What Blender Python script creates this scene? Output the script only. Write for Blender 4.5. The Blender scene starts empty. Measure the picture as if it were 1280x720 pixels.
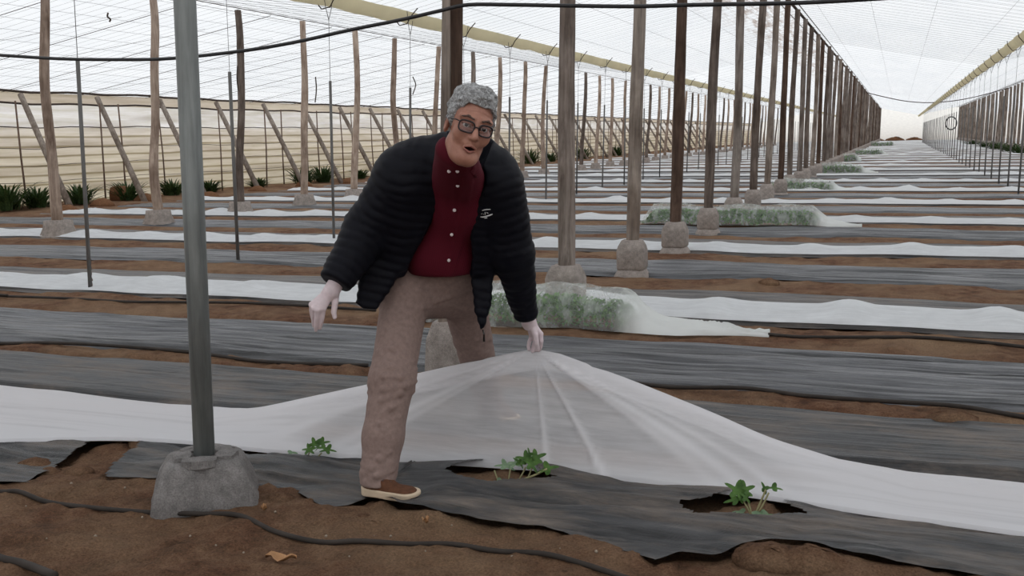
import bpy, math, random
import numpy as np
from mathutils import Vector, Matrix
random.seed(7)
RNG = np.random.default_rng(7)
SC = bpy.context.scene
COL = SC.collection

# ---------------------------------------------------------------- camera maths
# world: X runs along the planted rows (to the right), Y runs down the long aisle, Z up
F = 1270.0
CAM_H = 1.4
PITCH = math.atan(188 / F)
ROLL = math.atan(.0185)
cP, sP, cR, sR = math.cos(PITCH), math.sin(PITCH), math.cos(ROLL), math.sin(ROLL)


def ray(x, y):
    dx, dy = x - 640, y - 360
    a = (dx * cR - dy * sR) / F
    t = (dx * sR + dy * cR) / F
    return a, cP - sP * t, -sP - cP * t


_a, _y, _z = ray(1124, 163)
YAW = math.atan2(_a, _y)
RX = (math.cos(YAW), -math.sin(YAW))
RY = (math.sin(YAW), math.cos(YAW))


def to_world(X, Y):
    """viewer frame (X right, Y away from the viewer) -> world"""
    return X * RX[0] + Y * RX[1], X * RY[0] + Y * RY[1]


def G(x, y, z=0.0):
    """where the sight line through a photo point meets the level z"""
    a, b, d = ray(x, y)
    k = (z - CAM_H) / d
    return to_world(a * k, b * k)


def D(x, y, dist):
    """viewer-frame point on a sight line at a given distance"""
    a, b, d = ray(x, y)
    k = dist / b
    return np.array((a * k, dist, CAM_H + d * k), dtype=np.float64)


def W(p):
    u, v = to_world(p[0], p[1])
    return (u, v, p[2])


def onV(x, y, v):
    a, b, d = ray(x, y)
    k = v / (a * RY[0] + b * RY[1])
    return ((a * RX[0] + b * RX[1]) * k, v, CAM_H + d * k)


def onU(x, y, u):
    a, b, d = ray(x, y)
    k = u / (a * RX[0] + b * RX[1])
    return (u, (a * RY[0] + b * RY[1]) * k, CAM_H + d * k)


cam = bpy.data.cameras.new('camera')
camo = bpy.data.objects.new('camera', cam)
COL.objects.link(camo)
cam.sensor_fit = 'HORIZONTAL'
cam.sensor_width = 36
cam.lens = F / 1280 * 36
cam.clip_end = 600
cam.clip_start = .05
_r = W((cR, sR * -sP, -sR * cP))
_r = W((cR, -sR * sP, -sR * cP))
_u = W((sR, cR * sP, cR * cP))
_f = W((0, cP, -sP))
M = Matrix(((_r[0], _u[0], -_f[0], 0), (_r[1], _u[1], -_f[1], 0), (_r[2], _u[2], -_f[2], CAM_H), (0, 0, 0, 1)))
camo.matrix_world = M
SC.camera = camo

# ---------------------------------------------------------------- noise
def _hash(ix, iy, iz, seed):
    n = (ix.astype(np.int64) * 374761393 + iy.astype(np.int64) * 668265263 + iz.astype(np.int64) * 2147483647 + seed * 974634777) & 0xffffffff
    n = ((n ^ (n >> 13)) * 1274126177) & 0xffffffff
    n = n ^ (n >> 16)
    return (n & 0xffffff) / float(0xffffff)


def vnoise(x, y, z=None, seed=0):
    x = np.asarray(x, float); y = np.asarray(y, float)
    z = np.zeros_like(x) if z is None else np.asarray(z, float)
    fx, fy, fz = np.floor(x), np.floor(y), np.floor(z)
    tx, ty, tz = x - fx, y - fy, z - fz
    tx, ty, tz = [t * t * t * (t * (t * 6 - 15) + 10) for t in (tx, ty, tz)]
    ix, iy, iz = fx.astype(int), fy.astype(int), fz.astype(int)
    r = 0
    for a in (0, 1):
        for b in (0, 1):
            for c in (0, 1):
                w = (tx if a else 1 - tx) * (ty if b else 1 - ty) * (tz if c else 1 - tz)
                r = r + w * _hash(ix + a, iy + b, iz + c, seed)
    return r * 2 - 1


def fbm(x, y, z=None, seed=0, octv=4):
    s, amp, f = 0, .5, 1.0
    for o in range(octv):
        s = s + amp * vnoise(x * f, y * f, None if z is None else z * f, seed + o)
        amp *= .5; f *= 2.03
    return s


def smooth(a, b, x):
    t = np.clip((x - a) / (b - a), 0, 1)
    return t * t * (3 - 2 * t)

# ---------------------------------------------------------------- objects
def setp(o, label=None, cat=None, group=None, kind=None):
    if label: o['label'] = label
    if cat: o['category'] = cat
    if group: o['group'] = group
    if kind: o['kind'] = kind
    return o


def root_loc(o):
    l = Vector((0, 0, 0))
    while o is not None:
        l += o.location
        o = o.parent
    return l


def mesh(name, verts, faces, mats, smoothf=True, fm=None, uv=None):
    me = bpy.data.meshes.new(name)
    if isinstance(verts, np.ndarray): verts = verts.astype(float).tolist()
    if isinstance(faces, np.ndarray): faces = faces.tolist()
    me.from_pydata(verts, [], faces)
    if not isinstance(mats, (list, tuple)): mats = [mats]
    for m in mats: me.materials.append(m)
    if smoothf: me.polygons.foreach_set('use_smooth', [True] * len(me.polygons))
    if fm is not None: me.polygons.foreach_set('material_index', list(map(int, fm)))
    me.update()
    return me


def obj(name, verts, faces, mats, parent=None, smoothf=True, fm=None, loc=None):
    """one mesh object; verts are in world space unless the object has neither parent nor loc"""
    v = np.asarray(verts, float)
    if loc is not None and parent is None: v = v - np.asarray(loc)
    if parent is not None: v = v - np.asarray(root_loc(parent))
    o = bpy.data.objects.new(name, mesh(name, v, faces, mats, smoothf, fm))
    COL.objects.link(o)
    if parent is not None: o.parent = parent
    elif loc is not None: o.location = loc
    return o


def empty(name, loc, label=None, cat=None, group=None):
    o = bpy.data.objects.new(name, None)
    o.empty_display_size = .1
    COL.objects.link(o)
    o.location = loc
    return setp(o, label, cat, group)


def copy_tree(o, loc=None, parent=None):
    c = o.copy()
    COL.objects.link(c)
    if parent is not None: c.parent = parent
    if loc is not None: c.location = loc
    for ch in list(o.children): copy_tree(ch, None, c)
    return c


class MB:
    """collects shapes into one mesh"""
    def __init__(s): s.v = []; s.f = []

    def add(s, v, f):
        n = len(s.v)
        s.v += [tuple(map(float, p)) for p in v]
        s.f += [tuple(int(i) + n for i in q) for q in f]

    def box(s, c, d):
        x, y, z = [k / 2 for k in d]
        v = [(c[0] + a * x, c[1] + b * y, c[2] + e * z) for a in (-1, 1) for b in (-1, 1) for e in (-1, 1)]
        s.add(v, [(0, 1, 3, 2), (4, 6, 7, 5), (0, 4, 5, 1), (2, 3, 7, 6), (0, 2, 6, 4), (1, 5, 7, 3)])

    def tube(s, pts, r, n=8, cap=True):
        v, f = tube(pts, r, n, cap)
        s.add(v, f)

    def build(s, name, mats, parent=None, smoothf=True, loc=None, fm=None):
        return obj(name, s.v, s.f, mats, parent, smoothf, fm, loc)


def tube(pts, r, n=8, cap=True):
    P = [np.asarray(p, float) for p in pts]
    m = len(P)
    rr = list(r) if hasattr(r, '__len__') else [r] * m
    v, f = [], []
    ref = None
    for i in range(m):
        t = P[min(i + 1, m - 1)] - P[max(i - 1, 0)]
        t = t / (np.linalg.norm(t) + 1e-12)
        if ref is None:
            ref = np.array((0, 0, 1.)) if abs(t[2]) < .9 else np.array((1., 0, 0))
        a = ref - t * ref.dot(t); a /= np.linalg.norm(a) + 1e-12
        b = np.cross(t, a); ref = a
        for k in range(n):
            q = 2 * math.pi * k / n
            v.append(P[i] + rr[i] * (math.cos(q) * a + math.sin(q) * b))
    for i in range(m - 1):
        for k in range(n):
            f.append((i * n + k, i * n + (k + 1) % n, (i + 1) * n + (k + 1) % n, (i + 1) * n + k))
    if cap:
        f.append(tuple(range(n - 1, -1, -1)))
        f.append(tuple((m - 1) * n + k for k in range(n)))
    return v, f


def spline(pts, n=8):
    """Catmull-Rom through pts"""
    P = [np.asarray(p, float) for p in pts]
    P = [2 * P[0] - P[1]] + P + [2 * P[-1] - P[-2]]
    out = []
    for i in range(1, len(P) - 2):
        for k in range(n):
            t = k / n
            a, b, c, d = P[i - 1:i + 3]
            out.append(.5 * (2 * b + (c - a) * t + (2 * a - 5 * b + 4 * c - d) * t * t + (3 * b - a - 3 * c + d) * t ** 3))
    out.append(P[-2])
    return out


def grid_faces(nu, nv, keep=None):
    i, j = np.meshgrid(np.arange(nu - 1), np.arange(nv - 1), indexing='ij')
    a = (i * nv + j).ravel()
    f = np.stack([a, a + nv, a + nv + 1, a + 1], 1)
    if keep is not None: f = f[keep.ravel()]
    return f


def compact(v, f):
    f = np.asarray(f)
    used = np.unique(f)
    m = -np.ones(len(v), int); m[used] = np.arange(len(used))
    return np.asarray(v)[used], m[f]


def in_poly(x, y, poly):
    r = np.zeros(np.shape(x), bool)
    n = len(poly)
    for i in range(n):
        x1, y1 = poly[i]; x2, y2 = poly[(i + 1) % n]
        c = ((y1 > y) != (y2 > y)) & (x < (x2 - x1) * (y - y1) / (y2 - y1 + 1e-12) + x1)
        r ^= c
    return r


ORD = ('first second third fourth fifth sixth seventh eighth ninth tenth eleventh twelfth thirteenth fourteenth fifteenth sixteenth '
       'seventeenth eighteenth nineteenth twentieth').split()
EXPOSURE = 0.35
# ---------------------------------------------------------------- materials
def srgb(r, g, b):
    return tuple((c / 255 / 12.92 if c / 255 <= .04045 else ((c / 255 + .055) / 1.055) ** 2.4) for c in (r, g, b)) + (1.0,)


class N:
    def __init__(s, name):
        s.m = bpy.data.materials.new(name)
        s.m.use_nodes = True
        s.t = s.m.node_tree
        s.t.nodes.clear()
        s.out = s.t.nodes.new('ShaderNodeOutputMaterial')

    def n(s, typ, **kw):
        q = s.t.nodes.new('ShaderNode' + typ)
        for k, v in kw.items():
            if hasattr(q, k) and k not in q.inputs: setattr(q, k, v)
            else: q.inputs[k].default_value = v
        return q

    def l(s, a, ao, b, bi):
        s.t.links.new(a.outputs[ao], b.inputs[bi])

    def coords(s, scale=(1, 1, 1), kind='Object', rot=(0, 0, 0)):
        tc = s.n('TexCoord')
        mp = s.n('Mapping')
        mp.inputs['Scale'].default_value = scale
        mp.inputs['Rotation'].default_value = rot
        s.l(tc, kind, mp, 'Vector')
        return mp

    def noise(s, co, scale, detail=5, rough=.6, dist=0.0):
        q = s.n('TexNoise')
        q.inputs['Scale'].default_value = scale
        q.inputs['Detail'].default_value = detail
        q.inputs['Roughness'].default_value = rough
        q.inputs['Distortion'].default_value = dist
        s.l(co, 'Vector', q, 'Vector')
        return q

    def ramp(s, src, out, stops):
        q = s.n('ValToRGB')
        e = q.color_ramp.elements
        while len(e) > len(stops): e.remove(e[-1])
        while len(e) < len(stops): e.new(1)
        for k, (p, c) in zip(e, stops): k.position = p; k.color = c if len(c) == 4 else (*c, 1)
        s.l(src, out, q, 'Fac')
        return q

    def mix(s, fac, a, b, blend='MIX'):
        """fac, a, b: (node, output) or value"""
        q = s.n('Mix', data_type='RGBA', blend_type=blend)
        for sock, val in ((0, fac), (6, a), (7, b)):
            if isinstance(val, tuple) and len(val) == 2 and not isinstance(val[0], (int, float)):
                s.t.links.new(val[0].outputs[val[1]], q.inputs[sock])
            else: q.inputs[sock].default_value = val
        return (q, 2)

    def principled(s, col, rough=.7, spec=.3, metal=0.0, bump=None, bstr=.3, bdist=.01):
        p = s.n('BsdfPrincipled')
        if isinstance(col, tuple) and len(col) == 2: s.t.links.new(col[0].outputs[col[1]], p.inputs['Base Color'])
        else: p.inputs['Base Color'].default_value = col
        if isinstance(rough, tuple): s.t.links.new(rough[0].outputs[rough[1]], p.inputs['Roughness'])
        else: p.inputs['Roughness'].default_value = rough
        p.inputs['Specular IOR Level'].default_value = spec
        p.inputs['Metallic'].default_value = metal
        if bump is not None:
            b = s.n('Bump')
            b.inputs['Strength'].default_value = bstr
            b.inputs['Distance'].default_value = bdist
            s.t.links.new(bump[0].outputs[bump[1]], b.inputs['Height'])
            s.l(b, 'Normal', p, 'Normal')
        s.p = p
        return p

    def done(s, node, out=0):
        s.t.links.new(node.outputs[out], s.out.inputs['Surface'])
        return s.m


def simple(name, rgb, rough=.7, spec=.3, metal=0.0, var=.25, scale=20, bump=.15, cscale=(1, 1, 1), bdist=.004, randv=0.0):
    m = N(name)
    co = m.coords(cscale)
    no = m.noise(co, scale)
    c = srgb(*rgb)
    d = tuple(max(0, k * (1 - var)) for k in c[:3]) + (1,)
    l = tuple(min(1, k * (1 + var)) for k in c[:3]) + (1,)
    r = m.ramp(no, 'Fac', [(.3, d), (.7, l)])
    col = (r, 'Color')
    if randv:
        oi = m.n('ObjectInfo')
        rr = m.ramp(oi, 'Random', [(0, (1 - randv,) * 3), (1, (1 + randv * .6,) * 3)])
        col = m.mix(1.0, col, (rr, 'Color'), 'MULTIPLY')
    return m.done(m.principled(col, rough, spec, metal, (no, 'Fac'), bump, bdist))


def soil_material():
    m = N('soil')
    co = m.coords()
    big = m.noise(co, 1.1, 6, .6)
    mid = m.noise(co, 9, 8, .7)
    fine = m.noise(co, 120, 6, .75)
    vor = m.n('TexVoronoi'); vor.inputs['Scale'].default_value = 26
    m.l(co, 'Vector', vor, 'Vector')
    a = m.ramp(mid, 'Fac', [(.30, srgb(68, 48, 38)), (.5, srgb(116, 84, 65)), (.72, srgb(146, 115, 92))])
    b = m.ramp(big, 'Fac', [(.4, (0, 0, 0)), (.68, (1, 1, 1))])
    sand = m.mix((b, 'Color'), (a, 'Color'), srgb(150, 123, 98))
    f = m.ramp(fine, 'Fac', [(.3, (.42, .42, .42)), (.7, (1.34, 1.32, 1.3))])
    c = m.mix(1.0, sand, (f, 'Color'), 'MULTIPLY')
    v = m.ramp(vor, 'Distance', [(.0, (1, 1, 1)), (.09, (0, 0, 0))])
    peb = m.noise(co, 40, 2, .5)
    pm = m.ramp(peb, 'Fac', [(.64, (0, 0, 0)), (.7, (1, 1, 1))])
    pf = m.mix(1.0, (v, 'Color'), (pm, 'Color'), 'MULTIPLY')
    c = m.mix(pf, c, srgb(160, 142, 122))
    hs = m.mix(.5, (mid, 'Fac'), (fine, 'Fac'))
    return m.done(m.principled(c, .95, .1, 0, hs, 1.0, .035))


def film_material(name, dark, light, dust, dust_amt, rough=.42):
    """black polythene mulch film: glossy creases running along the row, dusted with soil"""
    m = N(name)
    co = m.coords((.55, 15, 8))
    st = m.noise(co, 1.5, 8, .68, .7)
    co2 = m.coords((1.2, 3.2, 2))
    d = m.noise(co2, 1.6, 7, .68)
    co3 = m.coords((3, 12, 6))
    g = m.noise(co3, 9, 6, .7)
    a = m.ramp(st, 'Fac', [(.36, srgb(*dark)), (.62, srgb(*light))])  # shade in the creases is painted into the colour as dark streaks
    dm = m.ramp(d, 'Fac', [(.62 - dust_amt, (0, 0, 0)), (.88 - dust_amt * .9, (1, 1, 1))])
    gm = m.ramp(g, 'Fac', [(.3, (.35,) * 3), (.7, (1,) * 3)])
    fac = m.mix(1.0, (dm, 'Color'), (gm, 'Color'), 'MULTIPLY')
    c = m.mix(fac, (a, 'Color'), srgb(*dust))
    ro = m.mix(fac, (rough,) * 3 + (1,), (.9, .9, .9, 1))
    return m.done(m.principled(c, ro, .5, 0, (st, 'Fac'), .9, .03))


def cloth_material(name, rgb, transp, transl, streak=True, scale=(1.2, 14, 5)):
    m = N(name)
    co = m.coords(scale)
    no = m.noise(co, 2.0, 6, .6)
    c = srgb(*rgb)
    r = m.ramp(no, 'Fac', [(.3, tuple(k * .86 for k in c[:3])), (.7, c[:3])])
    df = m.n('BsdfDiffuse')
    tr = m.n('BsdfTranslucent')
    b = m.n('Bump'); b.inputs['Strength'].default_value = .35; b.inputs['Distance'].default_value = .01
    m.l(no, 'Fac', b, 'Height')
    for q in (df, tr):
        m.l(r, 'Color', q, 'Color')
        m.l(b, 'Normal', q, 'Normal')
    x = m.n('MixShader'); x.inputs[0].default_value = transl
    m.l(df, 0, x, 1); m.l(tr, 0, x, 2)
    tp = m.n('BsdfTransparent'); tp.inputs[0].default_value = (1, 1, 1, 1)
    y = m.n('MixShader')
    if transp > .05:
        tn = m.noise(m.coords((2, 2, 2)), 3, 4, .6)
        ta = m.ramp(tn, 'Fac', [(.3, (transp * .55,) * 3), (.7, (transp * 1.35,) * 3)])
        m.l(ta, 'Color', y, 0)
    else: y.inputs[0].default_value = transp
    m.l(x, 0, y, 1); m.l(tp, 0, y, 2)
    return m.done(y)


def gathered_material():
    """thin fleece: sheer where stretched, dense where the cloth is gathered (vertex attribute 'gather')"""
    m = N('lifted_fleece')
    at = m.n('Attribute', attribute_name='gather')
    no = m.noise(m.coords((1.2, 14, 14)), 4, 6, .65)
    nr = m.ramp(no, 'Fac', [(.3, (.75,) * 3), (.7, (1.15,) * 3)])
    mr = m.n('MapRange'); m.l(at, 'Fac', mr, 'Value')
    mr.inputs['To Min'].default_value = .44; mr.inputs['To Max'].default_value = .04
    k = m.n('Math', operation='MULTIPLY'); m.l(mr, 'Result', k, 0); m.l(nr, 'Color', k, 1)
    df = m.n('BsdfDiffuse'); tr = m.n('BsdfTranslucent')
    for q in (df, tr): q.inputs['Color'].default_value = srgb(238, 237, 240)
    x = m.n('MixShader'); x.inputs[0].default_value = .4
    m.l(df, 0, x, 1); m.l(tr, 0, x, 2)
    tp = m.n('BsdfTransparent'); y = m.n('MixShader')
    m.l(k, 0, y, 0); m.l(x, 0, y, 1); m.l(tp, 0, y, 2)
    return m.done(y)


def veil_material(name, x_end, thin=.74):
    m = N(name)
    co = m.coords((5, 3, 3))
    no = m.noise(co, 2.4, 5, .6)
    tc = m.n('TexCoord'); sx = m.n('SeparateXYZ'); m.l(tc, 'Object', sx, 0)
    mr = m.n('MapRange', interpolation_type='SMOOTHSTEP'); m.l(sx, 'X', mr, 'Value')
    mr.inputs['From Min'].default_value = x_end - .12; mr.inputs['From Max'].default_value = x_end + .2
    mr.inputs['To Min'].default_value = thin; mr.inputs['To Max'].default_value = .03
    r = m.ramp(no, 'Fac', [(.3, (.7,) * 3), (.55, (1.15,) * 3)])
    k = m.n('Math', operation='MULTIPLY'); m.l(mr, 'Result', k, 0); m.l(r, 'Color', k, 1)
    df = m.n('BsdfDiffuse'); tr = m.n('BsdfTranslucent')
    for q in (df, tr): q.inputs['Color'].default_value = srgb(236, 239, 237)
    x = m.n('MixShader'); x.inputs[0].default_value = .35
    m.l(df, 0, x, 1); m.l(tr, 0, x, 2)
    tp = m.n('BsdfTransparent'); y = m.n('MixShader')
    m.l(k, 0, y, 0); m.l(x, 0, y, 1); m.l(tp, 0, y, 2)
    return m.done(y)


def roof_material():
    m = N('roof_film')
    co = m.coords((1, .25, 1))
    no = m.noise(co, .8, 5, .6)
    r = m.ramp(no, 'Fac', [(.3, (.86, .875, .89)), (.7, (.94, .945, .95))])
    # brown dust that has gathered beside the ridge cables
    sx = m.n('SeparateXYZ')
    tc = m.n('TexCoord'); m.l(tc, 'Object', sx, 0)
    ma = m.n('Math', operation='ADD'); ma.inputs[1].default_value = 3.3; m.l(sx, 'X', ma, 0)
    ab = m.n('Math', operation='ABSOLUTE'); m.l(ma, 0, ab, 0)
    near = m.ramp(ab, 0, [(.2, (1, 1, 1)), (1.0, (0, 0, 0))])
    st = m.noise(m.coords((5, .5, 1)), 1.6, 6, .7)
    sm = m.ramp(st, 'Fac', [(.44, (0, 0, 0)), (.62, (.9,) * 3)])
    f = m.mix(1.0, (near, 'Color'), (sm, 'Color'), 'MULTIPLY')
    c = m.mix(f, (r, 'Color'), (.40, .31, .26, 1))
    tr = m.n('BsdfTranslucent'); df = m.n('BsdfDiffuse')
    m.t.links.new(c[0].outputs[c[1]], tr.inputs['Color'])
    m.t.links.new(c[0].outputs[c[1]], df.inputs['Color'])
    x = m.n('MixShader'); x.inputs[0].default_value = .82
    m.l(df, 0, x, 1); m.l(tr, 0, x, 2)
    return m.done(x)


def sidewall_material():
    """rolled plastic side wall: beige slatted lower part, white strip, beige band on top"""
    m = N('side_wall_film')
    tc = m.n('TexCoord'); sx = m.n('SeparateXYZ'); m.l(tc, 'Object', sx, 0)
    mr = m.n('MapRange'); m.l(sx, 'Z', mr, 'Value')
    mr.inputs['From Min'].default_value = 0; mr.inputs['From Max'].default_value = 2.8
    bands = m.ramp(mr, 'Result', [(0, srgb(220, 210, 190)), (.40, srgb(229, 219, 202)), (.55, srgb(236, 227, 214)), (.66, srgb(242, 235, 226)), (.665, srgb(250, 248, 246)), (.86, srgb(252, 250, 248)), (.865, srgb(226, 215, 200)), (.985, srgb(230, 220, 206))])
    co = m.coords((1, .5, 9))
    no = m.noise(co, 1.3, 7, .65)
    w = m.n('TexWave', bands_direction='Z'); w.inputs['Scale'].default_value = 1.35; w.inputs['Distortion'].default_value = 1.5
    w.inputs['Detail Scale'].default_value = .6; w.inputs['Detail'].default_value = 3
    m.l(m.coords((.1, .35, 1)), 'Vector', w, 'Vector')
    sl = m.ramp(w, 'Fac', [(.0, (.52, .48, .38)), (.2, (1, 1, 1))])
    low = m.ramp(mr, 'Result', [(.64, (1, 1, 1)), (.665, (0, 0, 0))])
    n2 = m.ramp(no, 'Fac', [(.3, (.80, .78, .68)), (.65, (1.04, 1.04, 1.04))])
    c = m.mix(1.0, (bands, 'Color'), (n2, 'Color'), 'MULTIPLY')
    c2 = m.mix(1.0, c, (sl, 'Color'), 'MULTIPLY')
    c = m.mix((low, 'Color'), c, c2)
    tr = m.n('BsdfTranslucent'); df = m.n('BsdfDiffuse')
    for q in (tr, df): m.t.links.new(c[0].outputs[c[1]], q.inputs['Color'])
    x = m.n('MixShader'); x.inputs[0].default_value = .82
    m.l(df, 0, x, 1); m.l(tr, 0, x, 2)
    return m.done(x)


def wood_material(name, dark, light, randv=.25):
    m = N(name)
    tc = m.n('TexCoord'); oi = m.n('ObjectInfo')
    ad = m.n('VectorMath', operation='ADD'); m.l(tc, 'Object', ad, 0)
    sc_ = m.n('Math', operation='MULTIPLY'); sc_.inputs[1].default_value = 40; m.l(oi, 'Random', sc_, 0)
    m.l(sc_, 0, ad, 1)
    mp = m.n('Mapping'); mp.inputs['Scale'].default_value = (9, 9, .8); m.l(ad, 0, mp, 'Vector')
    st = m.noise(mp, 2.2, 7, .7, .5)
    mp2 = m.n('Mapping'); mp2.inputs['Scale'].default_value = (1.2, 1.2, 1.0); m.l(ad, 0, mp2, 'Vector')
    bl = m.noise(mp2, 2.0, 4, .6)
    a = m.ramp(st, 'Fac', [(.28, srgb(*dark)), (.66, srgb(*light))])
    b = m.ramp(bl, 'Fac', [(.35, (.62, .56, .52)), (.62, (1.12, 1.1, 1.08))])
    c = m.mix(1.0, (a, 'Color'), (b, 'Color'), 'MULTIPLY')
    rr = m.ramp(oi, 'Random', [(0, (1 - randv, 1 - randv * 1.1, 1 - randv * 1.15)), (1, (1 + randv * .45,) * 3)])
    c = m.mix(1.0, c, (rr, 'Color'), 'MULTIPLY')
    return m.done(m.principled(c, .88, .2, 0, (st, 'Fac'), .6, .012))


def concrete_material(name, base):
    m = N(name)
    co = m.coords()
    a = m.noise(co, 14, 6, .7)
    f = m.noise(co, 160, 4, .8)
    c = srgb(*base)
    r = m.ramp(a, 'Fac', [(.3, tuple(k * .6 for k in c[:3])), (.7, tuple(min(1, k * 1.2) for k in c[:3]))])
    g = m.ramp(f, 'Fac', [(.3, (.6,) * 3), (.62, (1.15,) * 3)])
    k = m.mix(1.0, (r, 'Color'), (g, 'Color'), 'MULTIPLY')
    return m.done(m.principled(k, .95, .15, 0, (f, 'Fac'), .9, .008))


def galvanised_material():
    m = N('galvanised_steel')
    co = m.coords((14, 14, .8))
    st = m.noise(co, 1.5, 7, .65, .6)
    bl = m.noise(m.coords((3, 3, 1)), 2.5, 5, .6)
    a = m.ramp(st, 'Fac', [(.3, srgb(106, 111, 111)), (.7, srgb(150, 155, 154))])
    b = m.ramp(bl, 'Fac', [(.35, (.78,) * 3), (.65, (1.1,) * 3)])
    c = m.mix(1.0, (a, 'Color'), (b, 'Color'), 'MULTIPLY')
    return m.done(m.principled(c, .55, .4, .25, (st, 'Fac'), .25, .004))


def shirt_material():
    m = N('maroon_shirt')
    co = m.coords((1, 1, 1))
    w = m.n('TexWave', bands_direction='X'); w.inputs['Scale'].default_value = 60; w.inputs['Distortion'].default_value = .2
    m.l(co, 'Vector', w, 'Vector')
    r = m.ramp(w, 'Fac', [(.2, srgb(74, 10, 26)), (.8, srgb(86, 15, 32))])
    f = m.noise(co, 90, 3, .6)
    return m.done(m.principled((r, 'Color'), .85, .2, 0, (f, 'Fac'), .2, .002))


def trouser_material():
    m = N('taupe_cotton')
    f = m.noise(m.coords(), 60, 3, .6)
    r = m.ramp(f, 'Fac', [(.3, srgb(126, 107, 101)), (.7, srgb(142, 122, 115))])
    fo = m.noise(m.coords((5, 5, 12), 'Object', (.5, .3, 0)), 1.5, 3, .5, .4)
    return m.done(m.principled((r, 'Color'), .9, .15, 0, (fo, 'Fac'), .12, .03))


def skin_material():
    m = N('skin')
    co = m.coords()
    a = m.noise(co, 22, 5, .6)
    f = m.noise(co, 260, 3, .6)
    r = m.ramp(a, 'Fac', [(.3, srgb(146, 100, 84)), (.7, srgb(178, 130, 112))])
    p = m.principled((r, 'Color'), .52, .35, 0, (f, 'Fac'), .12, .001)
    p.inputs['Subsurface Weight'].default_value = .08
    p.inputs['Subsurface Radius'].default_value = (.01, .004, .002)
    return m.done(p)


def hair_material():
    m = N('grey_hair')
    co = m.coords((1, 1, 1))
    a = m.noise(co, 52, 7, .72, 1.6)
    r = m.ramp(a, 'Fac', [(.34, srgb(76, 74, 74)), (.50, srgb(140, 140, 140)), (.66, srgb(196, 197, 198))])
    return m.done(m.principled((r, 'Color'), .6, .3, 0, (a, 'Fac'), .9, .006))


def leaf_material(name, dark, light):
    m = N(name)
    co = m.coords()
    a = m.noise(co, 30, 4, .6)
    oi = m.n('ObjectInfo')
    r = m.ramp(a, 'Fac', [(.3, srgb(*dark)), (.7, srgb(*light))])
    p = m.principled((r, 'Color'), .6, .35, 0, (a, 'Fac'), .3, .004)
    tr = m.n('BsdfTranslucent'); m.l(r, 'Color', tr, 'Color')
    x = m.n('MixShader'); x.inputs[0].default_value = .25
    m.l(p, 0, x, 1); m.l(tr, 0, x, 2)
    return m.done(x)


MT = {}
MT['soil'] = soil_material()
MT['film_black'] = film_material('black_mulch_film', (18, 19, 21), (100, 101, 105), (122, 112, 104), .0, .34)
MT['film_dusty'] = film_material('dusty_mulch_film', (48, 46, 46), (102, 98, 96), (138, 127, 118), .16, .5)
MT['film_front'] = film_material('front_mulch_film', (14, 14, 16), (58, 58, 60), (138, 124, 112), .17, .42)
MT['fleece'] = cloth_material('white_fleece', (246, 247, 248), .05, .3)
MT['fleece_thin'] = cloth_material('white_fleece_over_seedlings', (244, 246, 248), .14, .3)
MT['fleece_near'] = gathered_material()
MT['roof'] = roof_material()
MT['sidewall'] = sidewall_material()
MT['endwall'] = cloth_material('end_wall_film', (253, 250, 244), .0, .8)
MT['wood'] = wood_material('weathered_wood', (70, 62, 58), (148, 138, 131), .36)
MT['wood_pale'] = wood_material('pale_bark', (126, 108, 96), (204, 188, 174))
MT['wood_grey'] = wood_material('grey_timber', (100, 92, 86), (162, 152, 143), .1)
MT['wood_ash'] = wood_material('ash_grey_wood', (84, 77, 73), (150, 142, 136), .2)
MT['wood_dark'] = wood_material('dark_bark', (56, 44, 38), (108, 90, 79), .15)
MT['concrete'] = concrete_material('concrete', (166, 156, 149))
MT['concrete_rough'] = concrete_material('rough_concrete', (142, 138, 136))
MT['steel'] = galvanised_material()
MT['pole'] = simple('grey_pole', (104, 102, 100), .6, .4, .2, .2, 8, cscale=(4, 4, .6))
MT['wire'] = simple('wire', (112, 110, 110), .6, .3, .3, .15)
MT['dark_cable'] = simple('dark_cable', (74, 64, 58), .8, .2, 0, .3)
MT['gutter'] = cloth_material('cream_gutter', (226, 216, 184), 0, .55, scale=(1, .6, 1))
MT['black_pipe'] = simple('black_pipe', (34, 34, 36), .45, .45, 0, .2)
MT['hose'] = simple('dusty_hose', (52, 46, 42), .75, .25, 0, .4, 6)
MT['glove'] = simple('latex_glove', (216, 200, 204), .55, .35, 0, .1, 40)
MT['jacket'] = simple('navy_nylon', (10, 11, 20), .6, .15, 0, .2, 60, .1)
MT['trousers'] = trouser_material()
MT['shirt'] = shirt_material()
MT['skin'] = skin_material()
MT['lip'] = simple('lip', (150, 96, 86), .5, .3, 0, .1)
MT['mouth'] = simple('mouth_inside', (48, 22, 22), .6, .3, 0, .1)
MT['hair'] = hair_material()
MT['brow'] = simple('brow_hair', (92, 74, 68), .8, .2, 0, .3, 150)
MT['eye'] = simple('eye_white', (205, 198, 192), .25, .5, 0, .04)
MT['iris'] = simple('dark_iris', (34, 24, 20), .2, .5, 0, .1)
MT['frame'] = simple('dark_red_frame', (30, 16, 20), .3, .5, 0, .1)
MT['button'] = simple('pale_button', (212, 200, 200), .4, .4, 0, .05)
MT['logo'] = simple('white_print', (226, 226, 228), .6, .3, 0, .03)
MT['shoe'] = simple('brown_suede', (92, 62, 46), .9, .15, 0, .22, 60, .3)
MT['sole'] = simple('cream_sole', (198, 178, 154), .7, .25, 0, .1)
MT['leaf'] = leaf_material('seedling_leaf', (44, 74, 32), (88, 124, 56))
MT['leaf_pale'] = leaf_material('pale_leaf', (110, 138, 106), (150, 172, 140))
MT['leaf_heap'] = leaf_material('covered_plant', (58, 104, 36), (112, 156, 70))
MT['weed'] = leaf_material('weed_leaf', (30, 48, 24), (70, 92, 48))
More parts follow.
